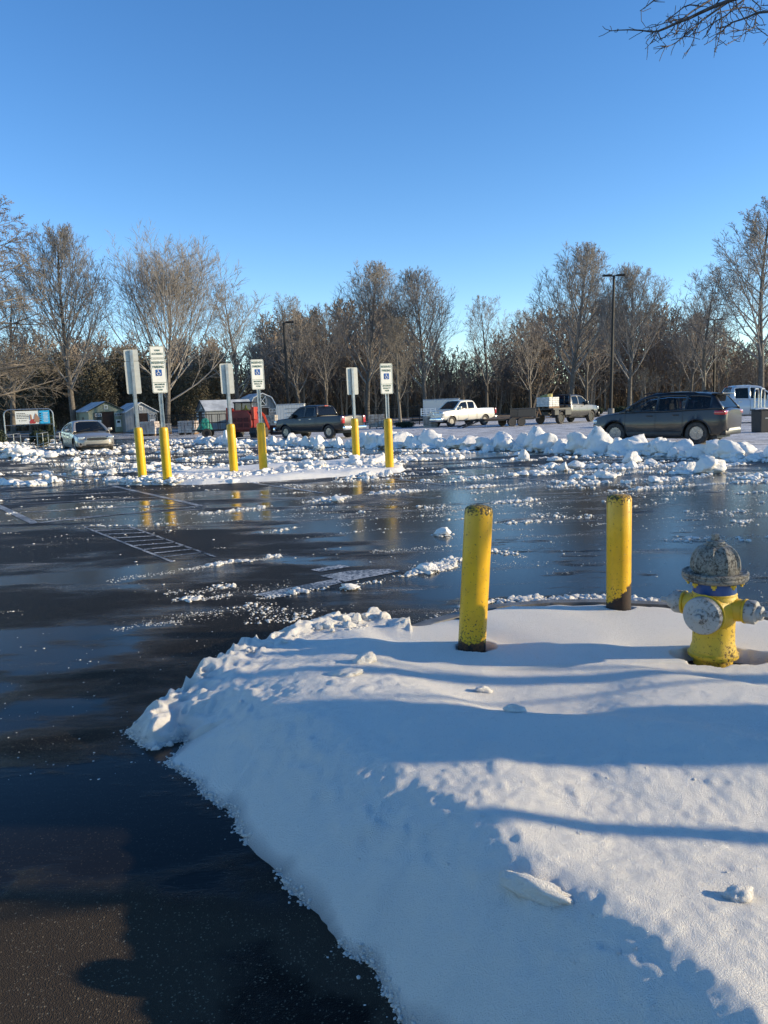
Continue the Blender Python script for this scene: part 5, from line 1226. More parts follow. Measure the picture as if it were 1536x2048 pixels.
# ------------------------------------------------------------------ cart shelter on the left with its sign
ca = empty('cart_corral', (at(58, 38.3), 38.3, 0), math.radians(14), 'tall galvanised cart corral frame carrying a banner sign, far left', 'cart corral')
def arch(xa, xb, y_, zt_, r=.03):
    rr = .28; pts = [(xa, y_, 0), (xa, y_, zt_ - rr)] + [(xa + rr - rr * math.cos(a), y_, zt_ - rr + rr * math.sin(a)) for a in [PI / 2 * k / 5 for k in range(1, 6)]] + [(xb - rr + rr * math.sin(a), y_, zt_ - rr + rr * math.cos(a)) for a in [PI / 2 * k / 5 for k in range(0, 6)]] + [(xb, y_, 0)]
    return pts
m = MB(); m.tube(arch(-1.12, 1.12, 0, 2.12), .03, 8); m.tube([(-1.12, 0, 1.36), (1.12, 0, 1.36)], .02, 6); m.tube([(-1.12, 0, .78), (1.12, 0, .78)], .015, 6); m.tube([(-1.12, 0, .2), (1.12, 0, .2)], .018, 6); m.tube([(.3, 0, 0), (.3, 0, .95)], .03, 6)
m.build('front_hoop', M['metal'], ca)
for xx in (-1.1, .3, 1.12):
    m = MB(); m.tube([(xx, 0, .9), (xx - .2, 4.2, .9), (xx - .2, 4.3, .8), (xx - .2, 4.3, 0)], .022, 6); m.tube([(xx, 0, .35), (xx - .2, 4.3, .35)], .018, 6); m.tube([(xx - .1, 2.1, 0), (xx - .1, 2.1, .9)], .02, 6); m.build('side_rail', M['metal'], ca)
bn = empty('banner_sign', (ca.location.x + .2, ca.location.y - .03, 1.40), math.radians(14), 'white and blue banner with a printed picture, hung in the cart corral frame', 'sign')
m = MB(); m.box((-.22, 0, .32), (1.12, .015, .64)); wpnl = m.build('white_panel', M['signwhite'], bn)
m = MB(); m.box((.52, 0, .32), (.52, .015, .64)); bpnl = m.build('blue_panel', M['poster_blue'], bn)
m = MB(); g = random.Random(4)
for k, ln_ in enumerate((.36, .50, .46, .52)):
    q = -.72
    while q < -.72 + ln_: w_ = g.uniform(.05, .12); m.box((q + w_ / 2, -.011, .52 - .075 * k), (w_, .004, .032)); q += w_ + .02
m.box((-.40, -.011, .17), (.24, .004, .022)); m.prism([(-.02, -.03), (.03, 0), (-.02, .03)], .004, T((-.60, -.01, .17)) @ MXZ); m.build('lettering', M['seat'], wpnl)
m = MB(); [m.box((.60, -.011, .53 - .062 * k), (.24 - .05 * (k % 2), .004, .022)) for k in range(8)]; m.build('lettering', M['white'], bpnl)
m = MB(); [m.box((.37, -.011, .50 - .115 * k), (.07, .004, .05), None, 0) for k in range(4)]; m.build('icons', M['seat'], bpnl)
m = MB(); m.prism([(-.16, 0), (.10, 0), (.12, .12), (.04, .22), (-.10, .2), (-.17, .1)], .006, T((.02, -.012, .02)) @ MXZ); m.build('picture_red', M['poster_red'], wpnl)
m = MB(); m.prism([(-.05, .1), (.18, .05), (.22, .25), (.12, .42), (.06, .50), (.0, .36)], .004, T((.10, -.020, .02)) @ MXZ); m.prism([(-.12, .2), (-.02, .2), (-.04, .42), (-.08, .46), (-.12, .40)], .004, T((.0, -.020, .02)) @ MXZ); m.build('picture_figures', M['skin'], wpnl)

# snow heap at far left
hp = Rubble(); g = np.random.default_rng(5)
for k in range(160):
    px = g.uniform(-60, 75); hmax = np.interp(px, [-60, 0, 20, 50, 75], [1, .8, .6, .3, .05]); x, y = gp(px, 917 - g.random() * 4); x += g.normal() * .3; y += abs(g.normal()) * .7
    hp.put(x, y, g.random() * hmax * .75, .12 + .22 * g.random(), g, P_MID if k % 3 else P_BIG)
for k in range(420):
    px = g.uniform(20, 240); x, y = gp(px, 914 - (px - 20) * .03 - abs(g.normal()) * 4); hp.put(x, y, .02 + .08 * g.random(), .05 + .12 * g.random() ** 2, g)
tag(hp.build('snow_heap', M['snow_far']), 'bright ploughed snow heap in front of the cart corral at the left edge', 'snow', kind='stuff')

# bin and frame at the right edge
tb = empty('trash_bin', (at(1527, 33), 33.0, 0), math.radians(10), 'black square litter bin topped with snow at the right edge', 'litter bin')
m = MB(); m.box((0, 0, .46), (.62, .62, .92), None, .03, 1.08); m.build('bin_body', M['black'], tb); m = MB(); m.box((0, 0, .95), (.72, .72, .07), None, .02); lid = m.build('lid', M['black'], tb)
m = MB(); m.box((0, -.33, .60), (.25, .01, .03)); m.build('label_strip', M['metal'], tb)
Vp, Fp = P_BIG[5]; o = link('snow_patch', npmesh('snow_patch', Vp * np.array([.36, .34, .07]), Fp), M['snow_far'], None, True); o.location = (tb.location.x, 33, .985); tag(o, 'thin cap of snow lying on the black litter bin lid', 'snow cap')
cf = empty('cart_corral', (at(1532, 33.8), 34.2, 0), math.radians(60), 'tall narrow galvanised corral hoop behind the black litter bin', 'cart corral')
m = MB(); m.tube(arch(-.3, 1.9, 0, 1.85), .03, 8); m.tube(arch(-.3, 1.9, .25, 1.85), .03, 8); m.tube([(-.3, 0, .9), (1.9, 0, .9)], .02, 6); m.tube([(-.3, 0, .3), (1.9, 0, .3)], .02, 6); m.build('hoop', M['metal'], cf)

# ------------------------------------------------------------------ lamp posts
def lamp(px, dep, toppx, toppy, label, head=2):
    x = at(px, dep); top = wp(toppx, toppy, dep); r = empty('street_lamp', (x, dep, 0), 0, label, 'street lamp', 'tall parking lot lamps')
    tx_ = top.x - x
    m = MB(); m.lathe([(.3, 0), (.3, .75), (.26, .8)], 20); m.build('concrete_base', M['kerb'], r, True)
    m = MB(); m.tube([(0, 0, .8), (tx_, 0, top.z)], [.15, .12], 8); m.build('pole', M['pole'], r, True)
    for s in ((1, -1) if head == 2 else (1,)):
        m = MB(); m.box((tx_ + s * .12, 0, top.z + .02), (.35, .08, .08)); m.box((tx_ + s * .62, 0, top.z + .06), (.80, .42, .16), None, .03); m.build('lamp_head', M['pole'], r)
    return r
lamp(1222, 72, 1228, 552, 'tallest lamp post with two heads, between the flatbed pickup and the grey SUV')
lamp(1428, 95, 1430, 640, 'slender distant lamp post above the rear of the grey SUV')
lamp(578, 78, 567, 646, 'lamp post behind the black pickup, left of centre', 1)

# ------------------------------------------------------------------ iron fence
def fence(px0, px1, dep, h_, label):
    x0_, x1_ = at(px0, dep), at(px1, dep); r = empty('iron_fence', (x0_, dep, 0), 0, label, 'fence'); L_ = x1_ - x0_
    m = MB()
    for q in np.arange(0, L_, .14): m.box((q, 0, h_ / 2), (.02, .02, h_ * .96))
    m.build('pickets', M['frame'], r)
    m = MB(); [m.box((L_ / 2, 0, z), (L_, .035, .045)) for z in (.18, h_ * .8, h_ * .95)]; m.build('rails', M['frame'], r)
    for q in np.linspace(0, L_, max(2, int(L_ / 2.2))):
        m = MB(); m.box((q, 0, h_ / 2 + .05), (.09, .09, h_ + .1)); m.build('post', M['frame'], r)
fence(312, 398, 66, 1.65, 'black iron picket fence left of the cage trailer')
fence(730, 838, 69, 1.7, 'black iron picket fence right of the black pickup')

# ------------------------------------------------------------------ trees
def unit(v): return v / (np.linalg.norm(v) + 1e-9)
def tubes(paths, sides):
    """paths: list of (pts(n,3), radii(n)) -> arrays"""
    V = []; Fc = []; n0 = 0; paths, batches = [p for p in paths if np.ndim(p[0]) == 2], [p for p in paths if np.ndim(p[0]) == 3]; ang = np.arange(sides) * 2 * PI / sides; ca_, sa_ = np.cos(ang), np.sin(ang)
    for P, R_ in paths:
        P = np.asarray(P); R_ = np.asarray(R_); d = unit(P[-1] - P[0]); a = unit(np.cross(d, [.31, .95, .12] if abs(d[1]) < .8 else [1, 0, 0])); b = np.cross(d, a)
        ring = P[:, None, :] + R_[:, None, None] * (ca_[None, :, None] * a + sa_[None, :, None] * b); n = len(P)
        V.append(ring.reshape(-1, 3)); i = np.arange(n - 1)[:, None] * sides; k = np.arange(sides)[None, :]; k2 = (k + 1) % sides
        Fc.append(np.stack([i + k, i + k2, i + sides + k2, i + sides + k], -1).reshape(-1, 4) + n0); n0 += n * sides
    for P, rr in batches:
        nb = len(P); d = P[:, 2] - P[:, 0]; d = d / (np.linalg.norm(d, axis=1)[:, None] + 1e-9); a = np.cross(d, [.31, .95, .12]); a /= np.linalg.norm(a, axis=1)[:, None] + 1e-9; b = np.cross(d, a)
        rad = rr * np.array([1, .8, .45]); ring = P[:, :, None, :] + rad[None, :, None, None] * (ca_[None, None, :, None] * a[:, None, None, :] + sa_[None, None, :, None] * b[:, None, None, :])
        V.append(ring.reshape(-1, 3)); base = (np.arange(nb) * 3 * sides)[:, None, None]; i = (np.arange(2) * sides)[None, :, None]; k = np.arange(sides)[None, None, :]; k2 = (k + 1) % sides
        Fc.append(np.stack([base + i + k, base + i + k2, base + i + sides + k2, base + i + sides + k], -1).reshape(-1, 4) + n0); n0 += nb * 3 * sides
    return np.concatenate(V), np.concatenate(Fc)
def grow(seed, Ht, spec):
    g = np.random.default_rng(seed); out = {0: [], 1: [], 2: [], 3: [], 4: []}
    nseg = (10, 7, 5, 3, 2)
    def br(p, d, Ln, r, lev):
        n = nseg[lev]; P = [p.copy()]; Rr = [r]; tr = spec['trop'][lev]; wb = spec['wob'][lev]
        for i in range(n):
            d = unit(d + g.normal(size=3) * wb + np.array([0, 0, tr])); p = p + d * Ln / n; P.append(p.copy()); Rr.append(max(r * (1 - .82 * (i + 1) / n), spec['rmin']))
        out[lev].append((np.array(P), np.array(Rr)))
        if lev >= spec['max']: return
        nc = spec['n'][lev]; az = g.uniform(0, 2 * PI)
        for c in range(nc):
            t = spec['t0'][lev] + (1 - spec['t0'][lev]) * (c + g.random() * .8) / nc; t = min(t, .98); f = t * n; i = int(f); q = P[i] + (P[min(i + 1, n)] - P[i]) * (f - i)
            dd = unit(P[min(i + 1, n)] - P[i]); az += 2.4 + g.normal() * .3
            a = np.cross(dd, [0, 0, 1.]) if abs(dd[2]) < .95 else np.array([1., 0, 0]); a = unit(a); b = np.cross(dd, a); an = math.radians(spec['ang'][lev] * g.uniform(.75, 1.25)) * (1 - (.35 * t if lev == 0 else 0))
            nd = dd * math.cos(an) + (a * math.cos(az) + b * math.sin(az)) * math.sin(an)
            if lev == 0:
                env = spec['env'](t); cl = Ht * env * g.uniform(.92, 1.06)
            else: cl = Ln * spec['ratio'][lev] * (1 - .55 * t) * g.uniform(.7, 1.2)
            br(q, nd, cl, max(Rr[i] * spec['rr'][lev], spec['rmin']), lev + 1)
    br(np.zeros(3), np.array([0, 0, 1.]), Ht * spec['th'], Ht * spec['tr'], 0)
    if spec.get('fine'):
        for src, cnt, k_ in ((3, spec['fine'], .62), (2, spec['fine'], .5)):
            if not out[src]: continue
            PP = np.stack([q[0] for q in out[src]]); nb, npt, _ = PP.shape; ln = np.linalg.norm(PP[:, -1] - PP[:, 0], axis=1)
            for c in range(cnt):
                i = g.integers(1, npt - 1, nb) if npt > 2 else np.zeros(nb, int); q = PP[np.arange(nb), i]; d = PP[np.arange(nb), i + 0] - PP[np.arange(nb), i - 1]; d /= np.linalg.norm(d, axis=1)[:, None] + 1e-9
                o1 = g.normal(size=(nb, 3)); o1 -= (o1 * d).sum(1)[:, None] * d; o1 /= np.linalg.norm(o1, axis=1)[:, None] + 1e-9
                dd = d * .8 + o1 * .55 + np.array([0, 0, spec['trop'][3] * 1.5]); dd /= np.linalg.norm(dd, axis=1)[:, None]
                L_ = (ln * k_ * g.uniform(.6, 1.3, nb))[:, None]; m1 = q + dd * L_ * .5; d2 = dd + g.normal(size=(nb, 3)) * .12 + np.array([0, 0, .10]); e = m1 + d2 * L_ * .5
                rr = spec['rmin']; out[4].append((np.stack([q, m1, e], 1), rr))
    return out
OVAL = dict(max=3, fine=3, n=(34, 9, 6, 3), t0=(.22, .2, .2, .2), ang=(50, 38, 38, 40), trop=(.02, .13, .10, .08, .05), wob=(.03, .05, .06, .08, .10), ratio=(0, .52, .58, .6), rr=(.42, .5, .55, .6), rmin=.0105, th=.92, tr=.017, env=lambda t: .56 * (1 - t) ** .75 + .07)
WIDE = dict(OVAL, n=(36, 10, 6, 3), ang=(52, 36, 36, 40), env=lambda t: .74 * (1 - t) ** .55 + .09, th=.70, trop=(.02, .17, .12, .08, .05))
LOOSE = dict(OVAL, n=(20, 8, 5, 3), ang=(46, 42, 42, 45), env=lambda t: .42 * (1 - t) ** .5 + .08, th=.8, wob=(.06, .10, .14, .16, .18), trop=(.02, .08, .08, .06, .03))
DROOP = dict(OVAL, n=(34, 10, 6, 3), t0=(.12, .15, .2, .2), ang=(88, 45, 40, 40), env=lambda t: .40 * (1 - t) ** .7 + .05, th=.97, trop=(.02, .0, -.03, -.03, -.03))
BIGT = dict(OVAL, n=(36, 10, 6, 3), ang=(56, 40, 40, 42), env=lambda t: .52 * (1 - t) ** .8 + .05, th=.97, trop=(.01, .07, .06, .05, .03))
SMALL = dict(OVAL, max=3, n=(12, 6, 5, 0), t0=(.3, .2, .2, .2), ang=(55, 45, 45, 40), env=lambda t: .5 * (1 - t) ** .5 + .1, rmin=.012, th=.75)
def tree_mesh(seed, spec):
    g = grow(seed, 14.0, spec)
    a = tubes(g[0] , 7); Vb, Fb = tubes(g[1], 4); V2, F2 = tubes(g[2] + g[3] + g[4], 3)
    zm = float(np.percentile(V2[:, 2], 99.7)); HT.append(zm)
    return npmesh('trunk', *a), npmesh('crown', np.concatenate([Vb, V2]), np.concatenate([Fb, F2 + len(Vb)]))
protos = {}; HT = []; HK = {}
for k_, sp_, sd_ in (('oval', OVAL, 1), ('oval2', OVAL, 2), ('wide', WIDE, 3), ('loose', LOOSE, 4), ('loose2', LOOSE, 5), ('droop', DROOP, 6), ('big', BIGT, 7), ('small', SMALL, 8)): protos[k_] = tree_mesh(sd_, sp_); HK[k_] = HT[-1]
def tree(px, dep, toppy, kind, label, wx=1.0, bark='bark', tw='twig', cat='tree', grp='bare winter trees in front of the woods'):
    Ht = (hor(px) - toppy) / FPX * dep + 1.6; k = Ht / HK[kind]
    r = empty('bare_tree', (at(px, dep), dep, 0), random.Random(px * 7).uniform(0, 6.28), label, cat, grp); r.scale = (k * wx, k * wx, k)
    tm, cm_ = protos[kind]
    for nm, me, mt in (('trunk', tm, bark), ('crown', cm_, tw)):
        o = bpy.data.objects.new(nm, me); COL.objects.link(o); o.parent = r
        if not len(me.materials): me.materials.append(M[mt]); me.polygons.foreach_set('use_smooth', [True] * len(me.polygons))
        o.material_slots[0].link = 'OBJECT'; o.material_slots[0].material = M[mt]
TR = [(-70, 62, 415, 'droop', 'huge russet tree cut by the left edge, its drooping branches reaching in', 1.25, 'bark', 'twig_brown'),
      (25, 84, 560, 'loose', 'thin bare tree half hidden behind the left edge tree', 1.0, 'bark', 'twig'),
      (148, 82, 472, 'oval', 'tall oval bare tree rising behind the silver car', .95, 'bark', 'twig'),
      (333, 84, 488, 'wide', 'broad fan-shaped bare tree behind the van accessible sign', .98, 'bark', 'twig'),
      (480, 92, 575, 'loose2', 'open-crowned bare tree between the red loader and the fan-shaped tree', 1.0, 'bark', 'twig'),
      (600, 105, 600, 'loose', 'slim bare tree just right of the left lamp post', .85, 'bark', 'twig'),
      (655, 105, 612, 'loose2', 'low bare tree above the black pickup cab', .9, 'bark', 'twig'),
      (735, 96, 535, 'oval2', 'oval bare tree above the black pickup tailgate', 1.0, 'bark', 'twig'),
      (850, 92, 545, 'oval', 'oval bare tree above the white box trailer', .98, 'bark', 'twig'),
      (800, 66, 640, 'loose', 'small pale-barked tree right of the last sign', .9, 'bark_pale', 'bark_pale'),
      (973, 105, 600, 'loose2', 'lone narrow bare tree above the bed of the cream pickup', .85, 'bark', 'twig'),
      (1060, 105, 620, 'loose', 'ragged bare tree left of the tallest right-hand oval tree', .85, 'bark', 'twig'),
      (1143, 88, 500, 'oval2', 'tallest oval bare tree left of the two-headed lamp post', 1.05, 'bark', 'twig'),
      (1172, 92, 590, 'loose2', 'bare tree tucked behind the two-headed lamp post', .8, 'bark', 'twig'),
      (1258, 82, 538, 'oval', 'oval bare tree right of the two-headed lamp post', 1.0, 'bark', 'twig'),
      (1292, 74, 735, 'small', 'small spreading crab-apple tree above the SUV roof', 1.1, 'bark_pale', 'bark_pale'),
      (1380, 96, 600, 'loose', 'irregular bare tree left of the slender distant lamp', .9, 'bark', 'twig'),
      (1408, 86, 545, 'loose2', 'tall pale-limbed irregular bare tree behind the slender distant lamp', .95, 'bark_pale', 'twig'),
      (1522, 76, 420, 'big', 'very tall bare tree at the right edge above the pale silver pickup', 1.0, 'bark', 'twig'),
      (1640, 84, 470, 'big', 'bare tree beyond the right edge with only twigs in view', 1.0, 'bark', 'twig')]
for a in TR: tree(*a)

# dense woods behind: many bare saplings in one mass
WOOD = dict(OVAL, fine=0, max=3, n=(13, 6, 4, 0), t0=(.08, .1, .2, .2), ang=(45, 42, 42, 40), rmin=.03, env=lambda t: .36 * (1 - t) ** .6 + .07, th=.95, tr=.012, wob=(.05, .1, .14, .16, .18))
wps = []
for s_ in range(6):
    g = grow(50 + s_, 10.0, WOOD); V, Fc = tubes(g[0], 4); V2, F2 = tubes(g[1] + g[2] + g[3], 3); wps.append((np.concatenate([V, V2]), np.concatenate([Fc, F2 + len(V)])))
g = np.random.default_rng(77); VV = []; FF = []; n0 = 0
prof_px = [(-200, 690), (200, 690), (420, 700), (520, 690), (560, 650), (640, 640), (700, 620), (780, 640), (860, 650), (900, 700), (950, 712), (1010, 690), (1060, 640), (1200, 630), (1330, 640), (1430, 660), (1500, 690), (1740, 690)]
for k in range(420):
    px = g.uniform(-180, 1720); dep = g.choice([112, 122, 134, 146]) + g.uniform(-4, 4); top = np.interp(px, [p[0] for p in prof_px], [p[1] for p in prof_px]) + g.uniform(-22, 42)
    Ht = (hor(px) - top) / FPX * dep + 1.6; V, Fc = wps[g.integers(6)]; a = g.uniform(0, 2 * PI); s = Ht / 10; wx = s * g.uniform(.9, 1.3)
    W = np.c_[(V[:, 0] * math.cos(a) - V[:, 1] * math.sin(a)) * wx + at(px, dep), (V[:, 0] * math.sin(a) + V[:, 1] * math.cos(a)) * wx + dep, V[:, 2] * s]
    VV.append(W); FF.append(Fc + n0); n0 += len(V)
tag(link('distant_woods', npmesh('distant_woods', np.concatenate(VV), np.concatenate(FF)), M['wood_far'], smooth=False), 'dense band of dark bare woods behind the open field', 'woods', kind='stuff')
# undergrowth: thicket of thin stems, in one mass
n = 26000; px = g.uniform(-200, 1740, n); dep = g.uniform(118, 160, n); dens = vnoise(np.c_[px * .02, dep * .05, px * 0], 5); hh = g.uniform(1.5, 5.5, n) * (1 + .5 * dens) + (dep - 118) * .08
bxs = np.array([at(p, d_) for p, d_ in zip(px, dep)]); base = np.c_[bxs, dep, np.zeros(n)]; tip = base + np.c_[g.normal(size=(n, 2)) * (hh * .22)[:, None], hh]; wv = g.normal(size=(n, 3)); wv[:, 2] = 0; wv /= np.linalg.norm(wv, axis=1)[:, None]
wd = g.uniform(.03, .09, n)[:, None]; wv2 = np.c_[-wv[:, 1], wv[:, 0], wv[:, 2]]
A = [base + wv * wd, base - wv * wd * .5 + wv2 * wd * .87, base - wv * wd * .5 - wv2 * wd * .87, tip]
V = np.stack(A, 1).reshape(-1, 3); i = np.arange(n)[:, None] * 4; Fc = np.stack([i + [[0, 1, 3]], i + [[1, 2, 3]], i + [[2, 0, 3]]], 1).reshape(-1, 3)
tag(link('undergrowth', npmesh('undergrowth', V, Fc), M['wood_bush'], smooth=False), 'thicket of brown stems filling the foot of the distant woods', 'undergrowth', kind='stuff')
# wooded rise behind closes the gaps low down
xs = np.linspace(-190, 190, 120); V = []; Fc = []
for j, (yy, zf) in enumerate(((150, 0), (160, .5), (172, 1), (200, 1.02))):
    for x in xs: V.append((x, yy, 5.4 * zf * (1 + .12 * vnoise(np.array([[x * .05, yy * .02, 0]]), 9)[0])))
for j in range(3):
    for i in range(119): Fc.append((j * 120 + i, j * 120 + i + 1, (j + 1) * 120 + i + 1, (j + 1) * 120 + i))
tag(link('hill', npmesh('hill', V, Fc), simple('leaf_litter', (.16, .115, .08), .95, 0, .5, .3), smooth=True), kind='structure')

# evergreens
def leafy(seed, n, shape, size):
    g = np.random.default_rng(seed); P = g.normal(size=(n, 3)); P /= np.linalg.norm(P, axis=1)[:, None]; P *= (g.random(n) ** .45)[:, None]
    cl = fbm(P * 2.6 + seed, 2, seed); P = P * (1 + .25 * cl)[:, None]; P = shape(P)
    keep = fbm(P * .9 + 4, 2, seed + 3) > -.45; P = P[keep]; n = len(P)
    a = g.normal(size=(n, 3)); a /= np.linalg.norm(a, axis=1)[:, None]; b = np.cross(a, g.normal(size=(n, 3))); b /= np.linalg.norm(b, axis=1)[:, None]
    s = size * g.uniform(.5, 1.3, n)[:, None]; V = np.stack([P + a * s, P + b * s * .5, P - a * s, P - b * s * .5], 1).reshape(-1, 3)
    return V, np.arange(n * 4).reshape(n, 4)
ev = [npmesh('crown', *leafy(s, 15000, lambda P: P * np.array([2.3, 2.3, 3.6]) * (1 - .12 * P[:, 2:3]) + np.array([0, 0, 4.6]), .11)) for s in (1, 2, 3)]
tk = MB(); tk.tube([(0, 0, 0), (0.05, 0, 4), (0, 0, 7)], [.16, .12, .04], 6); tko = tk.build('trunk', M['bark']); tkm = tko.data; bpy.data.objects.remove(tko)
EV = [(60, 100, 720, 'dark evergreen behind the banner sign'), (120, 108, 700, 'dark evergreen left of the tall tree behind the silver car'), (195, 104, 715, 'dark evergreen above the sage green shed'), (255, 110, 690, 'dark evergreen above the grey shed'), (330, 112, 700, 'dark evergreen behind the fan-shaped tree trunk'),
      (385, 100, 735, 'dark evergreen left of the side-on slate shed'), (430, 108, 700, 'dark evergreen above the side-on slate shed'), (520, 118, 716, 'dark evergreen above the barn-style shed'), (640, 120, 700, 'dark evergreen above the black pickup'), (10, 104, 700, 'dark evergreen at the left edge under the russet branches'), (905, 125, 715, 'dark evergreen behind the white box trailer'), (1010, 128, 712, 'dark evergreen above the equipment trailer'),
      (560, 112, 738, 'low dark evergreen behind the left lamp post'), (295, 100, 745, 'low dark evergreen between the two gabled sheds and the fan-shaped tree')]
EV = [e for e in EV if e[0] < 500]
for i, (px, dep, top, lab) in enumerate(EV):
    Ht = (hor(px) - top) / FPX * dep + 1.6; r = empty('evergreen_tree', (at(px, dep), dep, 0), i * 1.3, lab, 'evergreen tree', 'evergreens at the edge of the woods'); k = Ht / 8.3; r.scale = (k * 1.15, k * 1.15, k)
    for nm, me, mt in (('trunk', tkm, M['bark']), ('crown', ev[i % 3], M['evergreen'])):
        o = bpy.data.objects.new(nm, me); COL.objects.link(o); o.parent = r
        if not len(me.materials): me.materials.append(mt)
def bush(px, dep, w_, h_, label, seed=1, x=None, n=2600, size=.06, mat='hedge', name='shrub', dy=1.0):
    V, Fc = leafy(seed, n, lambda P: P * np.array([w_ / 2, dy * w_ / 2 if dy < 0 else dy * .5 * min(w_, 1.4), h_ / 2]) + np.array([0, 0, h_ / 2]), size)
    rt_ = empty(name, (at(px, dep) if x is None else x, dep, 0), 0, label, 'shrub'); link('foliage', npmesh('foliage', V, Fc), M[mat], rt_)
    m = MB(); [m.tube([(0, 0, 0), (w_ * .2 * math.cos(q), w_ * .2 * math.sin(q), h_ * .6)], [.03, .012], 5) for q in (0, 2, 4)]; m.build('stem', M['bark'], rt_); return rt_
bush(76, 44, 1.15, 1.0, 'dark round evergreen shrub behind the cart corral', 3, size=.07)
bush(-8, 36, .8, 1.2, 'green shrub just inside the left edge beside the cart corral', 4)
bush(100, 60, .8, 2.0, 'narrow upright dark shrub between the cart corral and the silver car', 5)
bush(808, 60, 1.7, .5, 'low green shrub on the bed beside the white slatted crate', 6)
bush(1185, 74, 2.6, .95, 'clipped dark hedge left of the two-headed lamp foot', 7, n=4000, size=.08)
bush(1243, 74, 2.3, .9, 'clipped dark hedge right of the two-headed lamp foot', 8, n=4000, size=.08)

# ------------------------------------------------------------------ the near tree at the right, whose bough hangs into the picture and whose trunk shades the snow
nt_ = empty('overhanging_tree', (6.6, 2.62, 0), 0, 'bare tree outside the right edge whose thin branches hang into the top right corner', 'tree')
B0 = Vector(nt_.location)
m = MB(); m.tube([(0, 0, -.1), (0, 0, .3), (.03, 0, 1.2), (-.03, .03, 2.2), (-.2, .2, 3.4), (-.4, .35, 4.8), (-.5, .5, 6.5)], [.54, .44, .37, .34, .26, .17, .08], 16); m.build('trunk', M['bark'], nt_, True)
paths = []
g = np.random.default_rng(31)
def curve(px_pts, r0, r1, dep0, dep1, start=None):
    n = len(px_pts); P = [np.array(wp(px, py, dep0 + (dep1 - dep0) * i / max(1, n - 1)) - B0) for i, (px, py) in enumerate(px_pts)]
    if start is not None:
        P = [np.array(start)] + P
        return np.array(P), np.array([.07] + list(np.linspace(r0, r1, n)))
    return np.array(P), np.linspace(r0, r1, len(P))
def z2(x, y): return (1180 + x * 356 / 1536, y * 140 / 604)      # crop coordinates
def cr(pts, r0, r1, d0=5.2, d1=5.0, start=None): paths.append(curve([z2(*q) for q in pts], r0 * .72, r1 * .8, d0, d1, start))
A0 = (-.35, .3, 4.4)
cr([(2300, -260), (1700, -150), (1220, 0), (1060, 60), (940, 115), (850, 160), (765, 190), (660, 240), (590, 268), (540, 275), (440, 262), (340, 257), (250, 260), (165, 268)], .018, .003, 4.6, 5.2, A0)
cr([(1040, 0), (960, 50), (880, 100), (765, 190)], .010, .006); cr([(765, 190), (735, 172), (700, 172), (650, 185)], .005, .003)
cr([(650, 180), (735, 120), (810, 60), (860, 42), (940, 50)], .004, .006); cr([(1220, 0), (1130, 60), (1030, 130), (960, 180), (930, 215), (860, 265), (800, 320), (740, 370), (700, 390), (652, 402)], .010, .003)
cr([(1400, -60), (1250, 60), (1180, 130), (1060, 200), (1000, 245), (935, 282)], .008, .0025); cr([(935, 140), (935, 190), (910, 270), (895, 340), (870, 400), (820, 485)], .005, .0025)
cr([(1120, 60), (1135, 140), (1132, 220), (1115, 320), (1100, 380), (1083, 445)], .005, .0025); cr([(1240, 190), (1180, 230), (1110, 290), (1050, 350), (985, 388)], .005, .0025)
cr([(2200, 0), (1700, 90), (1536, 100), (1440, 110), (1370, 145), (1300, 170), (1220, 195), (1160, 245), (1125, 290)], .013, .003, 4.4, 5.0, A0)
cr([(1440, 110), (1400, 75), (1340, 62), (1270, 72), (1180, 92), (1100, 105)], .008, .003); cr([(1440, 110), (1430, 170), (1425, 225), (1390, 250), (1300, 262), (1205, 267)], .006, .0025)
cr([(1425, 230), (1340, 280), (1280, 330), (1225, 360), (1165, 388)], .004, .0025); cr([(1435, 230), (1480, 270), (1536, 310), (1600, 350)], .004, .0025)
cr([(1700, 150), (1560, 290), (1500, 392)], .006, .0025); cr([(590, 270), (560, 320), (520, 375), (480, 420)], .0035, .002); cr([(540, 278), (520, 315), (490, 358)], .003, .002)
cr([(490, 242), (560, 228), (640, 200), (735, 175)], .0025, .004); cr([(430, 95), (500, 45), (555, 0), (640, -60), (900, -160)], .0025, .009); cr([(595, 345), (660, 310), (700, 270), (730, 225)], .0025, .004)
cr([(825, 180), (790, 240), (740, 285), (680, 312)], .004, .0025); cr([(750, 345), (750, 290), (755, 200)], .002, .003); cr([(968, 340), (1010, 290), (1040, 240), (1085, 150)], .0025, .005)
cr([(1255, -10), (1270, 60), (1330, 160), (1375, 230)], .006, .003); cr([(1330, 0), (1320, 40), (1290, 85)], .004, .003); cr([(1400, 0), (1460, 50), (1475, 98)], .005, .003); cr([(1475, 50), (1536, 45), (1600, 60)], .003, .005)
cr([(1085, 120), (1085, 200), (1090, 300), (1090, 345)], .003, .002); cr([(1050, 0), (1060, 60), (1100, 20), (1130, -40)], .003, .006); cr([(1190, 0), (1215, 90), (1150, 180), (1130, 260)], .004, .0025); cr([(890, 170), (930, 190), (900, 240), (830, 255), (825, 300)], .003, .002)
npth = len(paths)
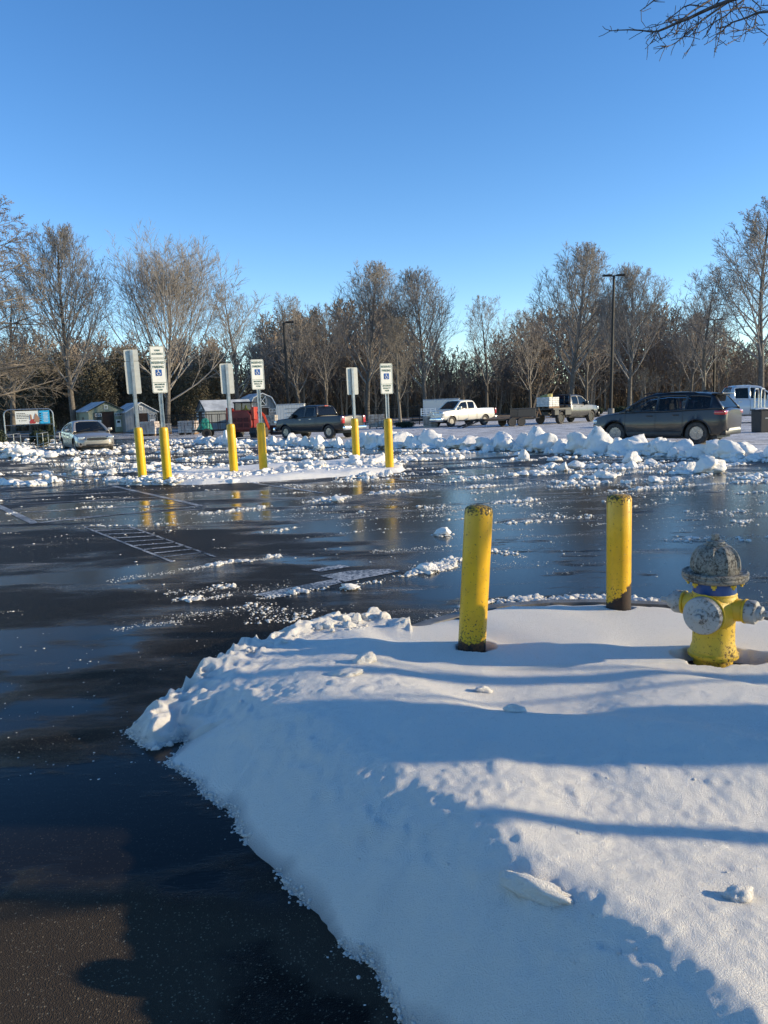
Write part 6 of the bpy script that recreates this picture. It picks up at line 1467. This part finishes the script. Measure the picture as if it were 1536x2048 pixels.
for i in range(npth):    # short spur twigs
    P, R_ = paths[i]
    for k in range(len(P) * 2):
        j = g.integers(2 if len(P) > 8 else 0, len(P) - 1); t = g.random(); q = P[j] + (P[j + 1] - P[j]) * t; d = unit(unit(P[j + 1] - P[j]) + g.normal(size=3) * .8); L_ = g.uniform(.02, .11)
        if np.linalg.norm(P[j + 1] - P[j]) > 1.0: continue
        e = q + d * L_; paths.append((np.array([q, q + d * L_ * .5 + g.normal(size=3) * .006, e]), np.array([.0022, .002, .0016])))
V, Fc = tubes(paths, 5); o = link('branch', npmesh('branch', V, Fc), M['nearbark'], nt_, True)
# rest of its crown, outside the picture
NEARC = dict(OVAL, fine=0, t0=(.5, .2, .2, .2), n=(14, 7, 5, 3), max=4, rmin=.004, ang=(55, 42, 40, 42), tr=.02)
gg = grow(91, 9.0, NEARC); keep_paths = []
for lev in (1, 2, 3, 4):
    for P, R_ in gg[lev]:
        Wp_ = P + np.array([.0, .0, .6]) + np.array([6.6, 2.62, 0])
        dx_ = Wp_[:, 0] / np.maximum(Wp_[:, 1], .1); el = (Wp_[:, 2] - 1.6) / np.maximum(Wp_[:, 1], .1)
        if ((dx_ < .66) & (Wp_[:, 1] > 0)).any(): continue
        keep_paths.append((P + np.array([0, 0, .6]), R_))
V, Fc = tubes(keep_paths, 4); link('crown', npmesh('crown', V, Fc), M['bark'], nt_, True)

# unseen trees and shrub added outside the frame to cast the remaining shadows
def shadow_tree(x, y, r, H_, label, name='bare_tree'):
    t_ = empty(name, (x, y, 0), 0, label, 'tree'); m = MB(); m.tube([(0, 0, -.1), (0, 0, .4), (.02, .01, 1.5), (-.03, .02, 3), (0, 0, H_)], [r * 1.3, r, r * .92, r * .8, r * .3], 12); m.build('trunk', M['bark'], t_, True)
    gg = grow(int(x * 31 + y * 7), H_, dict(SMALL, fine=0, rmin=.006, t0=(.4, .2, .2, .2))); V, Fc = tubes(gg[1] + gg[2] + gg[3], 4); link('crown', npmesh('crown', V, Fc), M['bark'], t_, True)
shadow_tree(7.6, 3.42, .085, 4.5, 'unseen slender young tree added to cast shade, outside the right edge, farther of the two by the island')
shadow_tree(5.6, 1.93, .05, 5.0, 'unseen young tree added to cast shade, outside the right edge, nearest the camera')
bush(0, 7.4, 2.6, 2.3, 'unseen rounded shrub added to shade the lot, outside the right edge beyond the island', 21, x=10.6, n=9000, size=.07, dy=1.6)  # made-up shrub, its shadow darkens the asphalt beyond the island

print('objects', len(bpy.data.objects))
